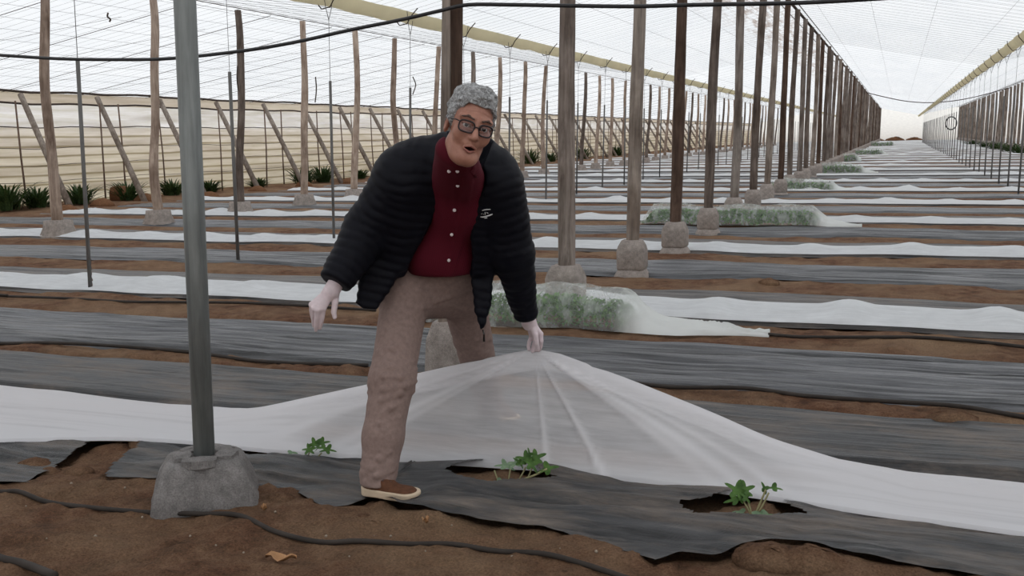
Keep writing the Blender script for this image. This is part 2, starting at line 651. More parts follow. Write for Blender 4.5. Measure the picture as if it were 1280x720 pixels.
MT['stem'] = simple('pale_stem', (150, 146, 108), .6, .3, 0, .15)
MT['stone'] = simple('pale_stone', (150, 136, 120), .9, .2, 0, .2, 30)
MT['clod'] = simple('soil_clod', (112, 80, 58), .95, .1, 0, .3, 40, .5)
MT['dry'] = simple('dry_leaf', (168, 128, 92), .8, .2, 0, .3, 30)
MT['rust'] = simple('rusty_iron', (112, 92, 80), .8, .25, .1, .3, 12)


def glass_material():
    m = N('spectacle_glass')
    g = m.n('BsdfGlossy'); g.inputs['Roughness'].default_value = .05
    t = m.n('BsdfTransparent'); t.inputs[0].default_value = (.93, .93, .95, 1)
    x = m.n('MixShader'); x.inputs[0].default_value = .035
    m.l(t, 0, x, 1); m.l(g, 0, x, 2)
    return m.done(x)


MT['glass'] = glass_material()
# ---------------------------------------------------------------- light
world = bpy.data.worlds.new('overcast'); SC.world = world
world.use_nodes = True
wt = world.node_tree; wt.nodes.clear()
_o = wt.nodes.new('ShaderNodeOutputWorld'); _b = wt.nodes.new('ShaderNodeBackground')
_b.inputs[0].default_value = (.96, .98, 1.0, 1); _b.inputs[1].default_value = 1.0
wt.links.new(_b.outputs[0], _o.inputs[0])
SC.view_settings.view_transform = 'Standard'
SC.view_settings.look = 'None'
SC.view_settings.gamma = 1
SC.view_settings.use_curve_mapping = False
SC.view_settings.exposure = EXPOSURE

# ---------------------------------------------------------------- the lie of the land
FRONTS = [3.80, 7.55, 11.95, 16.25, 20.55, 24.95, 29.5]
while FRONTS[-1] < 144: FRONTS.append(FRONTS[-1] + 4.4)
V_END, V_BACK = 150.0, -14.0


def uleft(v): return max(-16.6, -1.3 * v - 3.0)
def uright(v): return 4.6 + .13 * v


FRONT_EDGE = [G(*q) for q in [(-330, 640), (-150, 622), (40, 612), (118, 606), (200, 608), (320, 613), (372, 622), (402, 643), (436, 644), (470, 626), (498, 650), (530, 650), (600, 664), (680, 673), (745, 692),
                               (790, 703), (820, 711), (850, 703), (890, 706), (930, 697), (975, 690), (1015, 695), (1065, 709), (1120, 722), (1180, 730), (1290, 742), (1500, 770), (1750, 800)]]
_fu = np.array([p[0] for p in FRONT_EDGE]); _fv = np.array([p[1] for p in FRONT_EDGE])
_oo = np.argsort(_fu); _fu, _fv = _fu[_oo], _fv[_oo]


def front_edge(u): return np.interp(u, _fu, _fv)


def px_poly(l): return [G(*q) for q in l]


HOLES = [px_poly([(303, 576), (330, 570), (360, 566), (385, 569), (400, 577), (380, 584), (350, 582), (320, 584)]),
         px_poly([(560, 602), (600, 597), (628, 590), (648, 596), (672, 605), (694, 613), (660, 616), (600, 616), (572, 610)]),
         px_poly([(852, 646), (884, 643), (912, 634), (950, 634), (972, 640), (985, 652), (1004, 661), (960, 662), (910, 657), (872, 656)])]
# bare soil where the front film is torn away at the left, and the gap seen at the right
GAPS = [px_poly([(62, 600), (84, 588), (104, 572), (118, 562), (150, 558), (170, 562), (168, 574), (150, 582), (140, 592), (132, 604), (128, 622), (20, 622)]),
        px_poly([(1122, 648), (1160, 650), (1200, 655), (1235, 664), (1225, 672), (1180, 668), (1148, 664), (1128, 656)])]


def mulch_mask(u, v):
    """1 where film lies on the ground"""
    m = np.zeros(np.shape(u))
    for k, f in enumerate(FRONTS):
        if f > 40: break
        if k == 0:
            a = smooth(0, .1, v - front_edge(u)) * smooth(5.2, 5.1, v)
        else:
            a = smooth(f - .08, f + .02, v) * smooth(f + 1.45, f + 1.35, v)
        m = np.maximum(m, a)
        nf = FRONTS[k + 1]
        m = np.maximum(m, smooth(nf - 2.14, nf - 2.02, v) * smooth(nf - .88, nf - 1.0, v))
    for h in HOLES + GAPS: m = np.where(in_poly(u, v, h), 0, m)
    return m


def ground_base(u, v):
    return .022 * fbm(u * .9, v * .9, seed=3, octv=2) * smooth(40, 12, v)


def ground_h(u, v):
    m = mulch_mask(u, v)
    near = smooth(26, 8, v)
    r = .036 * fbm(u * 3.2, v * 3.2, seed=11, octv=5) + .032 * np.abs(fbm(u * 9, v * 9, seed=21, octv=4)) * smooth(9, 4, v)
    r = r + .05 * np.maximum(0, fbm(u * 1.5 + 3, v * 2.0, seed=31, octv=3)) * smooth(4.2, 3.0, v)
    return ground_base(u, v) + (r * near + .012) * (1 - m) - .030 * m


def build_ground():
    vs = [-14, -8, -4, -1, .5, 1.4, 2.0]
    v = 2.2
    while v < V_END + 6:
        vs.append(v); v += max(.018, .0075 * (v - 1) ** 1.25) if v < 60 else 4
    us = []
    u = -34.0
    while u < 32:
        us.append(u)
        if -5.0 < u < 2.0: u += .026
        elif -9 < u < 3: u += .07
        elif -18 < u < 8: u += .22
        else: u += 1.0
    U, V = np.meshgrid(us, vs, indexing='ij')
    Z = ground_h(U, V)
    Z = np.where(V < 2, 0, Z)
    vv = np.stack([U.ravel(), V.ravel(), Z.ravel()], 1)
    o = obj('ground', vv, grid_faces(len(us), len(vs)), MT['soil'])
    return setp(o, 'bare brown sandy soil ground of the greenhouse', 'ground', None, 'structure')


build_ground()

# ---------------------------------------------------------------- mulch film
def wrinkles(u, v, seed, amp=.016):
    """long creases that run along the row"""
    w = fbm(u * .55 + .15 * np.sin(v * 9), v * 13 + .25 * fbm(u * 1.1, v * 2, seed=seed + 5), seed=seed, octv=3)
    w2 = 1 - np.abs(fbm(u * .8, v * 22, seed=seed + 9, octv=2)) * 2
    return amp * w + amp * .55 * w2


def film_strip(name, v0, v1, seed, mat, label, cat, amp, uL, uR, du, dv, wav=.05, sink=None):
    us = np.arange(uL, uR + du, du)
    n = max(6, int((v1 - v0) / dv))
    t = np.linspace(0, 1, n)
    U, T = np.meshgrid(us, t, indexing='ij')
    e0 = v0 + wav * fbm(U * .9, U * 0 + seed, seed=seed, octv=4)
    e1 = v1 + wav * fbm(U * .9, U * 0 + seed + 7.3, seed=seed + 3, octv=4)
    V = e0 + (e1 - e0) * T
    Z = ground_base(U, V) + .022 + wrinkles(U, V, seed, amp) * smooth(0, .06, T) * smooth(1, .94, T)
    Z = Z + .012 * fbm(U * 1.3, V * 1.6, seed=seed + 40, octv=2)
    edge = np.minimum(T, 1 - T)
    Z = Z - .028 * smooth(.05, 0, edge)
    if sink: Z = Z - .032 * smooth(sink[0] + .06, sink[0] + .14, V) * smooth(sink[1] - .06, sink[1] - .14, V)
    vv = np.stack([U.ravel(), V.ravel(), Z.ravel()], 1)
    loc = ((uL + uR) / 2, (v0 + v1) / 2, 0)
    o = obj(name, vv, grid_faces(len(us), n), mat, loc=loc)
    return setp(o, label, cat)


FLEECE_LINE = (lambda p: ([q[0] for q in p], [q[1] for q in p]))([G(*q) for q in zip([-330, -90, 0, 150, 240, 330, 480, 560, 640, 668, 700, 790, 900, 960, 1000, 1100, 1140, 1200, 1280, 1345, 1750], [556, 552, 551, 549, 553, 562, 572, 577, 582, 584, 586, 598, 612, 621, 629, 645, 650, 657, 666, 674, 725])])


def front_film():
    du, dv = .015, .0115
    us = np.arange(-6.2, 3.4, du)
    n = int(2.1 / dv)
    T = np.linspace(0, 1, n)
    U, T = np.meshgrid(us, T, indexing='ij')
    f = front_edge(U)
    V = f + (5.13 + .04 * fbm(U * .9, U * 0, seed=77) - f) * T ** 1.15
    Z = ground_base(U, V) + .026 + .012 * fbm(U * 2.1, V * 4.2, seed=50, octv=3)
    Z = Z + wrinkles(U, V, 60, .012) * smooth(0, .05, T) + .045 * (np.abs(fbm(U * 1.3 + V * .9, V * 4.2 - U * .9, seed=71, octv=4))) * smooth(4.2, 3.7, V)
    near_hole = np.zeros_like(U)
    for h in HOLES:
        cx = sum(p[0] for p in h) / len(h); cy = sum(p[1] for p in h) / len(h)
        near_hole = np.maximum(near_hole, np.exp(-(((U - cx) / .3) ** 2 + ((V - cy - .05) / .13) ** 2)))
    Z = Z + .030 * near_hole
    Z = Z - .08 * smooth(-.01, .05, V - np.interp(U, *FLEECE_LINE)) * smooth(4.45, 4.35, V)
    shx, shv = G(484, 625)
    Z = Z - (Z - .024) * np.exp(-((((U - shx) ** 2 + (V - shv - .03) ** 2) / .17 ** 2) ** 2))
    # the film kicked up in front of the shoe
    sx, sv = G(498, 640)
    Z = Z + .022 * np.exp(-(((U - sx + .02) / .10) ** 2 + ((V - front_edge(U)) / .035) ** 2))
    keep = np.ones(U.shape, bool)
    for h in HOLES + GAPS: keep &= ~in_poly(U + .012 * fbm(U * 14, V * 14, seed=5, octv=2), V + .012 * fbm(U * 14, V * 14, seed=8, octv=2), h)
    kq = keep[:-1, :-1] & keep[1:, :-1] & keep[:-1, 1:] & keep[1:, 1:]
    vv = np.stack([U.ravel(), V.ravel(), Z.ravel()], 1)
    vv, ff = compact(vv, grid_faces(*U.shape, keep=kq))
    o = obj('mulch_film', vv, ff, MT['film_front'], loc=(-1.4, 4.0, 0))
    return setp(o, 'torn black mulch film under the shoe, with a soil hole round each seedling', 'plastic film')


front_film()
_nth = ['', 'second', 'third', 'fourth', 'fifth', 'sixth', 'seventh', 'eighth', 'ninth', 'tenth', 'eleventh', 'twelfth']
for k, f in enumerate(FRONTS):
    near = f < 13
    mid = f < 32
    du, dv = (.05, .012) if f < 5 else ((.09, .025) if near else ((.25, .06) if mid else (1.2, .2)))
    amp = .023 if near else (.02 if mid else .012)
    nf = FRONTS[k + 1] if k + 1 < len(FRONTS) else f + 4.4
    vc = nf - 1.5
    far_l = None if k < 11 else 'one of the distant dark mulch strips seen as thin lines down the aisle'
    if nf < V_END - 1:
        o = film_strip('mulch_film', nf - 2.08, nf - .94, 100 + k * 13, MT['film_black'], far_l or (
            'glossy creased black mulch strip just behind the man' if k == 0 else f'creased black mulch strip, {_nth[k]} of its kind behind the man'), 'plastic film',
            amp, uleft(vc), uright(vc), du, dv)
        if far_l: o['group'] = 'distant mulch strips'
    if k > 0:
        o = film_strip('mulch_film', f - .02, f + 1.40, 500 + k * 17, MT['film_dusty'], 'one of the distant dusty mulch strips beside the far white covers' if k > 10 else (
            'grey dusty mulch film under and behind the white cover, ' + _nth[k] + ' from the front'), 'plastic film', amp * .7, uleft(f), uright(f), du, dv, sink=(f, f + .86))
        if k > 10: o['group'] = 'distant dusty mulch strips'

# ---------------------------------------------------------------- white fleece over the rows
BUMP0 = .37


def fleece_row(k, f):
    near = f < 13
    du, dv = (.05, .02) if near else ((.12, .05) if f < 32 else ((.5, .12) if f < 80 else (2., .2)))
    uL, uR = uleft(f) + (.0 if f < 14 else .3), uright(f)
    us = np.arange(uL, uR + du, du)
    w = .86
    n = max(8, int(w / dv))
    U, T = np.meshgrid(us, np.linspace(0, 1, n), indexing='ij')
    s = 10 + k * 29
    e0 = f + .05 * fbm(U * .8, U * 0 + 3.1, seed=s, octv=4)
    e1 = f + w + .06 * fbm(U * .8, U * 0 + 9.1, seed=s + 1, octv=4)
    V = e0 + (e1 - e0) * T
    prof = np.sin(np.pi * T) ** .7
    b = .5 + .5 * np.cos(2 * np.pi * (U - BUMP0 - k * .41) / 1.08 + .8 * fbm(U * .5, U * 0, seed=s + 7, octv=2))
    hump = .030 + .030 * fbm(U * .9, U * 0 + 4, seed=s + 2, octv=3) + .062 * b ** 4 * (.45 + 1.1 * np.abs(fbm(U * .7, U * 0 + 8, seed=s + 12, octv=2)))
    Z = ground_base(U, V) + .036 + prof * hump
    Z = Z + prof * (.013 * fbm(U * 3, V * 14, seed=s + 3, octv=3) + .012 * fbm(U * 1.2 + V * 2, V * 5, seed=s + 4, octv=2))
    Z = Z - .004 * smooth(.06, 0, np.minimum(T, 1 - T))
    vv = np.stack([U.ravel(), V.ravel(), Z.ravel()], 1)
    loc = (0, f + .4, 0)
    o = obj('row_cover', vv, grid_faces(len(us), n), MT['fleece_thin' if k < 4 else 'fleece'], loc=loc)
    if k < 12:
        lab = 'white fleece strip over a plant row, ' + _nth[k] + ' white row behind the lifted one' if k > 1 else 'white fleece strip over the plant row directly behind the man'
        setp(o, lab, 'row cover', 'white fleece row covers')
    else: setp(o, 'one of the far white fleece strips merging together down the aisle', 'row cover', 'far white fleece row covers')


for k, f in enumerate(FRONTS):
    if k > 0: fleece_row(k, f)

# ---------------------------------------------------------------- roof and walls
ROOF = [(-19.8, 2.68), (-12.1, 4.02), (-7.25, 3.42), (-2.45, 4.42), (2.4, 3.42), (7.2, 4.42), (12.0, 3.42), (16.9, 4.3), (24, 2.7)]


def roof_z(u): return np.interp(u, [p[0] for p in ROOF], [p[1] for p in ROOF])


vs = np.array([V_BACK, -6, 0, 10, 20, 35, 50, 80, 110, V_END])
v = [(u, y, z) for u, z in ROOF for y in vs]
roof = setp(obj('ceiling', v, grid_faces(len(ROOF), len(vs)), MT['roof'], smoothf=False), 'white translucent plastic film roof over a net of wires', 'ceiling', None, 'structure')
wm = MB()
y = 1.0
k = 0
while y < V_END:
    for i in range(len(ROOF) - 1):
        (u0, z0), (u1, z1) = ROOF[i], ROOF[i + 1]
        if i < 6:
            rr = .0020
            wm.tube([(u0, y, z0 - .03), (u1, y, z1 - .03)], rr, 3, False)
            if y < 36: wm.tube([(u0, y + .15, z0 - .05), (u1, y + .24, z1 - .05)], rr * .7, 3, False)
    y += .55 if y < 36 else (1.1 if y < 80 else 2.2)
for i in range(6):
    (u0, z0), (u1, z1) = ROOF[i], ROOF[i + 1]
    n = max(3, int(abs(u1 - u0) / (.62 if i < 2 else 1.15)))
    for j in range(n):
        t = (j + .5) / n
        u, z = u0 + (u1 - u0) * t, z0 + (z1 - z0) * t - .035
        wm.tube([(u, .5, z), (u, V_END, z)], .0028, 3, False)
wn = setp(wm.build('wire_net', MT['wire'], roof), 'grey wires crossing under the roof film')
rm = MB()
for j in range(28):
    y = 13.4 + 2.43 * j
    rm.tube([(-19.5, y, 2.66), (-12.1, y, 3.95)], .006, 5, False)
    if j < 12: rm.tube([(-19.5, y, 2.66), (-13.4, y + 2.0, 3.72)], .003, 4, False)
rm.build('stay_wires', MT['dark_cable'], roof)
for nm, u, z in (('ridge_cable', -2.45, 4.37), ('ridge_cable', -12.1, 3.985), ('ridge_cable', 7.2, 4.37)):
    cm = MB()
    cm.tube([(u, 1, z), (u, V_END, z)], .035 if u == -2.45 else (.022 if u > 0 else .008), 6, False)
    cm.tube([(u + .14, 1, z + .0), (u + .14, V_END, z + .0)], .012 if u != -12.1 else .004, 5, False)
    cm.tube([(u - .22, 1, z - .03), (u - .22, V_END, z - .03)], .010 if u != -12.1 else .004, 5, False)
    cm.build(nm, MT['dark_cable'], roof)


def wall(name, pts, mat, label, zs, wave=0.0):
    (x0, y0), (x1, y1) = pts
    L = math.hypot(x1 - x0, y1 - y0)
    n = max(4, int(L / .3))
    t = np.linspace(0, 1, n)
    Tt, Zz = np.meshgrid(t, zs, indexing='ij')
    nx, ny = -(y1 - y0) / L, (x1 - x0) / L
    d = wave * fbm(Tt * L * .5, Zz * 4.5, seed=5, octv=4)
    vv = np.stack([(x0 + (x1 - x0) * Tt + nx * d).ravel(), (y0 + (y1 - y0) * Tt + ny * d).ravel(), Zz.ravel()], 1)
    o = obj(name, vv, grid_faces(n, len(zs)), mat)
    return setp(o, label, 'wall', None, 'structure')


wl = wall('wall_left', [(-19.72, V_BACK), (-19.72, V_END)], MT['sidewall'], 'side wall of beige rolled plastic slats with a white strip above', np.linspace(-.05, 2.8, 40), .09)
wall('wall_right', [(24, V_BACK), (24, V_END)], MT['sidewall'], 'far right side wall of beige plastic', np.linspace(-.05, 2.75, 6))
wall('wall_back', [(-19.5, V_BACK), (24, V_BACK)], MT['endwall'], 'plastic end wall behind the viewer', np.linspace(-.05, 4.5, 6))
wall('wall_far', [(-19.5, V_END), (24, V_END)], MT['endwall'], 'pale plastic end wall at the far end of the aisle', np.linspace(-.05, 4.4, 6))
for z, r in ((2.70, .03), (2.42, .026), (1.86, .014), (1.36, .008), (.95, .007), (.55, .007)):
    cm = MB()
    pts = [(-19.40, y, z + .018 * math.sin(y * 2.55) + .012 * math.sin(y * .9)) for y in np.arange(10, V_END, .6)]
    cm.tube(pts, r, 5, False)
    setp(cm.build('wall_cable', MT['dark_cable'], wl), 'dark cable running along the side wall')

m_ = MB()
for v_ in (80.0,):
    pts = [(-2.45, v_, 4.22), (-1.2, v_, 3.86), (.2, v_, 3.52), (1.4, v_, 3.36), (2.4, v_, 3.34), (3.6, v_, 3.42), (5, v_, 3.66), (7.2, v_, 4.22)]
    m_.tube(spline(pts, 4), .03, 6)
setp(m_.build('hanging_tie_cable', MT['dark_cable'], loc=(2.4, 80, 3.34)), 'dark cable slung across the aisle roof far away', 'cable')
for i, (px, lab) in enumerate([([(394.5, 96), (395.5, 112), (394, 128)], 'loose string dangling from the roof wires left of the man, beside the second hanging pole'), ([(516, 96), (519.5, 106), (516, 118)], 'curled string dangling from the roof wires just left of the double post'),
                               ([(135, 16), (134.5, 21), (138, 24), (137, 27)], 'short hook shaped scrap hanging from a roof wire at the upper left'), ([(297, 82), (296.5, 98), (298, 114)], 'loose string dangling beside the third trunk post')]):
    v, f = tube(spline([onU(x, y, -9.0) for x, y in px], 5), .011, 5)
    setp(obj('hanging_string', v, f, MT['dark_cable'], loc=onU(*px[0], -9.0)), lab, 'string', 'strings hanging from the roof wires')
# ---------------------------------------------------------------- posts
def lean_rot(a, b):
    """small tilt: a to the viewer's right, b away"""
    dx, dy = to_world(a, b)
    return Vector((dx, dy, 1)).to_track_quat('Z', 'Y').to_euler()


def pole_mesh(h, r0, r1, seed, crook=.02, n=12, m=24, knots=True, flat=False):
    rg = np.random.default_rng(seed)
    v, f = [], []
    ph = rg.random(4) * 6
    for i in range(m):
        t = i / (m - 1)
        cx = crook * (math.sin(t * 5 + ph[0]) - math.sin(ph[0])) + crook * .4 * math.sin(t * 13 + ph[1])
        cy = crook * (math.sin(t * 4 + ph[2]) - math.sin(ph[2]))
        r = r0 + (r1 - r0) * t
        for k in range(n):
            q = 2 * math.pi * k / n
            rr = r * (1 + (.06 * math.sin(3 * q + ph[3] + t * 4) + .05 * math.sin(9 * t + 2 * q + ph[1]) if knots else 0))
            rr *= 1 + (.05 * (rg.random() - .5) if knots else 0)
            if flat: rr *= 1 / max(abs(math.cos(q)), abs(math.sin(q))) ** .8
            v.append((cx + rr * math.cos(q), cy + rr * math.sin(q), t * h))
    for i in range(m - 1):
        for k in range(n):
            f.append((i * n + k, i * n + (k + 1) % n, (i + 1) * n + (k + 1) % n, (i + 1) * n + k))
    f.append(tuple((m - 1) * n + k for k in range(n)))
    f.append(tuple(range(n - 1, -1, -1)))
    return v, f


def ring_stack(rings, n_sides, sq=4.0, rough=0.0, seed=1, notch=0.0):
    """superellipse rings (z, half width x, half width y) stacked into a cast block"""
    v, f = [], []
    n = n_sides
    for z, a, b in rings:
        for k in range(n):
            q = 2 * math.pi * (k + .5) / n
            c, s = math.cos(q), math.sin(q)
            rr = (abs(c) ** sq + abs(s) ** sq) ** (-1 / sq)
            if notch: rr *= 1 - notch * (math.exp(-((abs(s) - .0) / .12) ** 2) + math.exp(-((abs(c) - .0) / .12) ** 2))
            v.append([a * c * rr, b * s * rr, z])
    for i in range(len(rings) - 1):
        for k in range(n):
            f.append((i * n + k, i * n + (k + 1) % n, (i + 1) * n + (k + 1) % n, (i + 1) * n + k))
    f.append(tuple((len(rings) - 1) * n + k for k in range(n)))
    f.append(tuple(range(n - 1, -1, -1)))
    v = np.array(v)
    if rough:
        d = fbm(v[:, 0] * 18, v[:, 1] * 18, v[:, 2] * 18, seed=seed, octv=4)
        v[:, 0] += rough * d; v[:, 1] += rough * np.roll(d, 3); v[:, 2] += rough * .5 * np.roll(d, 7)
    return v, f


def local_obj(name, v, f, mat, parent=None, smoothf=True, fm=None):
    o = bpy.data.objects.new(name, mesh(name, np.asarray(v, float), f, mat, smoothf, fm))
    COL.objects.link(o)
    if parent is not None: o.parent = parent
    return o


def bevel(o, w, seg=2):
    b = o.modifiers.new('b', 'BEVEL'); b.width = w; b.segments = seg; b.limit_method = 'ANGLE'
    return o


# cast concrete block (two piece) used along the aisle
def aisle_post(seed, h, thick=1.0):
    e = empty('wooden_post', (0, 0, 0))
    v, f = pole_mesh(h - .22, .068 * thick, .060 * thick, seed, .018, knots=True)
    p = local_obj('pole', v, f, MT[('wood', 'wood_grey', 'wood_dark', 'wood', 'wood_ash')[seed % 5]], e)
    p.location = (0, 0, .22)
    rings = [(.075, .130, .130), (.10, .142, .142), (.27, .142, .142), (.315, .128, .128), (.375, .098, .098), (.378, .05, .05)]
    v, f = ring_stack(rings, 24, 6, .006, seed, .06)
    b = local_obj('concrete_block', v, f, MT['concrete'], e)
    v, f = ring_stack([(-.06, .185, .185), (.02, .17, .17), (.09, .128, .128)], 20, 5, .008, seed + 3)
    local_obj('plinth', v, f, MT['concrete'], e)
    return e


def mid_post(seed, h, mat):
    e = empty('wooden_post', (0, 0, 0))
    v, f = pole_mesh(h - .2, .082, .062, seed, .05, m=30)
    p = local_obj('pole', v, f, mat, e)
    p.location = (0, 0, .2)
    v, f = ring_stack([(-.05, .24, .24), (.03, .22, .22), (.16, .175, .175), (.26, .165, .165), (.265, .08, .08)], 20, 6, .008, seed)
    local_obj('concrete_footing', v, f, MT['concrete'], e)
    return e


def place(e, u, v, seed, lean=(.025, 0), jit=.010):
    rg = random.Random(seed)
    e.location = (u, v, float(ground_base(np.array(u), np.array(v))))
    e.rotation_euler = (0, 0, rg.choice((0, .04, -.05)) )
    for ch in e.children:
        if ch.name.startswith(('pole', 'timber', 'pipe')):
            ch.rotation_euler = lean_rot(lean[0] + rg.uniform(-jit, jit), lean[1] + rg.uniform(-jit, jit))


protos = [aisle_post(200 + i, 4.31) for i in range(5)]
AV = [7.70, 9.93, 11.90, 14.35, 16.55, 18.95]
while AV[-1] < V_END - 3: AV.append(AV[-1] + 2.29)
LEANS = {0: .026, 1: .026, 2: .034, 3: .040, 4: .034, 5: .034}
used = set()
for i, vv in enumerate(AV):
    pi = i % 5
    if pi not in used: e = protos[pi]; used.add(pi)
    else: e = copy_tree(protos[pi])
    place(e, -2.45 + random.uniform(-.03, .03), vv, 300 + i, (LEANS.get(i, .028), 0))
    if i < 12:
        setp(e, f'weathered wooden aisle post on a concrete block, {ORD[i]} one behind the man', 'post', 'aisle posts')
    else: setp(e, 'distant wooden post in the dense row along the left of the aisle', 'post', 'distant aisle posts')

# the doubled post right behind the man
_e = empty('double_post', (-2.445, 5.37, 0), 'pair of timbers bound together, rising right behind the head of the man', 'post')
v, f = pole_mesh(4.1, .030, .029, 901, .006, n=12, knots=False, flat=True)
_t1 = local_obj('timber', v, f, MT['wood_grey'], _e); _t1.location = (-.034, -.014, .18)
v, f = pole_mesh(4.1, .036, .035, 902, .010)
_t2 = local_obj('timber', v, f, MT['wood_dark'], _e); _t2.location = (.037, .012, .18)
for q in (_t1, _t2): q.rotation_euler = (Matrix.Rotation(-YAW * .6, 3, 'Z') @ lean_rot(.036, 0).to_matrix()).to_euler()
v, f = ring_stack([(-.04, .135, .135), (.05, .132, .132), (.24, .122, .122), (.335, .088, .088), (.34, .04, .04)], 28, 6, .006, 4, .05)
local_obj('concrete_block', v, f, MT['concrete'], _e)
_e.rotation_euler = (0, 0, YAW * .6)

# galvanised pipe post at the front left, set in a rough block
_gx, _gy = G(258, 628)
_e = empty('pipe_post', (_gx, _gy, 0), 'galvanised steel pipe post set in a rough concrete block at the front left', 'post')
v, f = tube([(0, 0, .2), (0, 0, 1.2), (0, 0, 2.6), (0, 0, 4.25)], .0405, 28)
_p = local_obj('pipe', v, f, MT['steel'], _e)
_p.rotation_euler = lean_rot(.021, 0)
v, f = ring_stack([(-.06, .20, .175), (.0, .203, .18), (.05, .196, .172), (.09, .184, .160), (.13, .168, .144), (.165, .150, .128), (.182, .138, .116), (.190, .128, .106), (.192, .05, .05)], 64, 9, .012, 33, .07)
_b = local_obj('concrete_block', v, f, MT['concrete_rough'], _e)
_b.rotation_euler = (0, 0, YAW + .25)
cm = MB()
for q, (ang, rr, w, hh) in enumerate([(2.6, .085, .10, .045), (3.9, .080, .09, .05), (5.2, .085, .11, .05), (.4, .09, .09, .045), (1.5, .09, .10, .04)]):
    rings = []
    cx, cy = rr * math.cos(ang), rr * math.sin(ang)
    v, f = ring_stack([(.172, w * .56, .040), (.178, w * .62, .044), (.175 + hh * .62, w * .56, .036), (.177 + hh * .62, w * .1, .01)], 14, 7, .012, 60 + q)
    ca, sa = math.cos(ang + math.pi / 2), math.sin(ang + math.pi / 2)
    cm.add([(cx + x * ca - y2 * sa, cy + x * sa + y2 * ca, z) for x, y2, z in v], f)
setp(local_obj('broken_collar', cm.v, cm.f, MT['concrete_rough'], _e, False), 'broken slabs of mortar round the foot of the pipe')

# second line of posts, further left
MV = [12.16, 14.46, 16.84, 19.20, 21.32]
while MV[-1] < 108: MV.append(MV[-1] + 2.33)
mp = [mid_post(400 + i, 3.93, MT['wood_pale'] if i not in (2,) else MT['wood']) for i in range(5)]
used = set()
for i, vv in enumerate(MV):
    pi = i % 5
    if pi not in used: e = mp[pi]; used.add(pi)
    else: e = copy_tree(mp[pi])
    place(e, -12.1 + random.uniform(-.06, .06), vv, 700 + i, (.028, 0), .016)
    if i < 10: setp(e, f'pale trunk post on a concrete foot near the side wall, {ORD[i]} from the left', 'post', 'posts of the left ridge')
    else: setp(e, 'distant pale post in the line nearer the side wall', 'post', 'distant posts of the left ridge')

# posts of the right-hand ridge, far down the aisle
e0 = None
vv = 60.0
i = 0
while vv < V_END - 2:
    e = aisle_post(211, 4.31, 1.35) if e0 is None else copy_tree(e0)
    if e0 is None: e0 = e
    place(e, 7.2 + random.uniform(-.05, .05), vv, 1300 + i, (.02, 0))
    setp(e, 'distant dark wooden post in the row along the right of the aisle', 'post', 'posts right of the aisle')
    vv += 2.29; i += 1

# ---------------------------------------------------------------- hanging poles and gutters
def hanging_pole(h, r, top):
    e = empty('hanging_pole', (0, 0, 0))
    v, f = tube([(0, 0, -.03), (0, 0, h * .5), (0, 0, h)], r, 8)
    local_obj('pole', v, f, MT['pole'], e)
    m = MB()
    m.tube([(0, 0, h - .01), (.0, 0, top - .34)], .004, 4, False)
    m.tube([(0, 0, top - .36), (-.10, 0, top - .2), (-.16, 0, top - .02)], .005, 4, False)
    m.tube([(0, 0, top - .36), (.10, 0, top - .2), (.16, 0, top - .02)], .005, 4, False)
    local_obj('hanger_wire', m.v, m.f, MT['wire'], e)
    return e


PV = [7.63, 10.0, 12.2, 14.57, 16.8, 19.0]
while PV[-1] < 105: PV.append(PV[-1] + 2.3)
hp = hanging_pole(2.2, .020, 3.36)
m = MB()
for k in range(5):
    a = [(.012 * math.cos(t) + (.028 if k % 2 else .032), .012 * math.sin(t) * (1 if k % 2 else .3), .30 - k * .055 + .028 * math.sin(t)) for t in np.linspace(0, 6.28, 10)]
    m.tube(a, .005, 5, False)
e_first = hp
for i, vv in enumerate(PV):
    e = hp if i == 0 else copy_tree(hp)
    e.location = (-7.25, vv, float(ground_base(np.array(-7.25), np.array(vv))))
    e.rotation_euler = lean_rot(.025 + random.uniform(-.012, .012), random.uniform(-.01, .01))
    if i < 8: setp(e, f'thin grey pole hung from the cream gutter, {ORD[i]} from the left edge', 'pole', 'poles under the left gutter')
    else: setp(e, 'distant thin pole under the gutter on the left', 'pole', 'distant poles under the left gutter')
ch = setp(local_obj('chain', m.v, m.f, MT['rust'], e_first), 'rusty chain tied to the bottom of the pole')
RV = [21.6]
while RV[-1] < 120: RV.append(RV[-1] + 2.3)
for i, vv in enumerate(RV):
    e = copy_tree(hp)
    for c in list(e.children):
        if c.name.startswith('chain'): bpy.data.objects.remove(c)
    e.location = (2.4, vv, 0)
    e.rotation_euler = lean_rot(.02 + random.uniform(-.008, .008), 0)
    if i < 7: setp(e, f'thin dark pole standing across the white rows at the right edge, {ORD[i]} from the right', 'pole', 'poles under the right gutter')
    else: setp(e, 'distant thin pole under the right gutter', 'pole', 'distant poles under the right gutter')

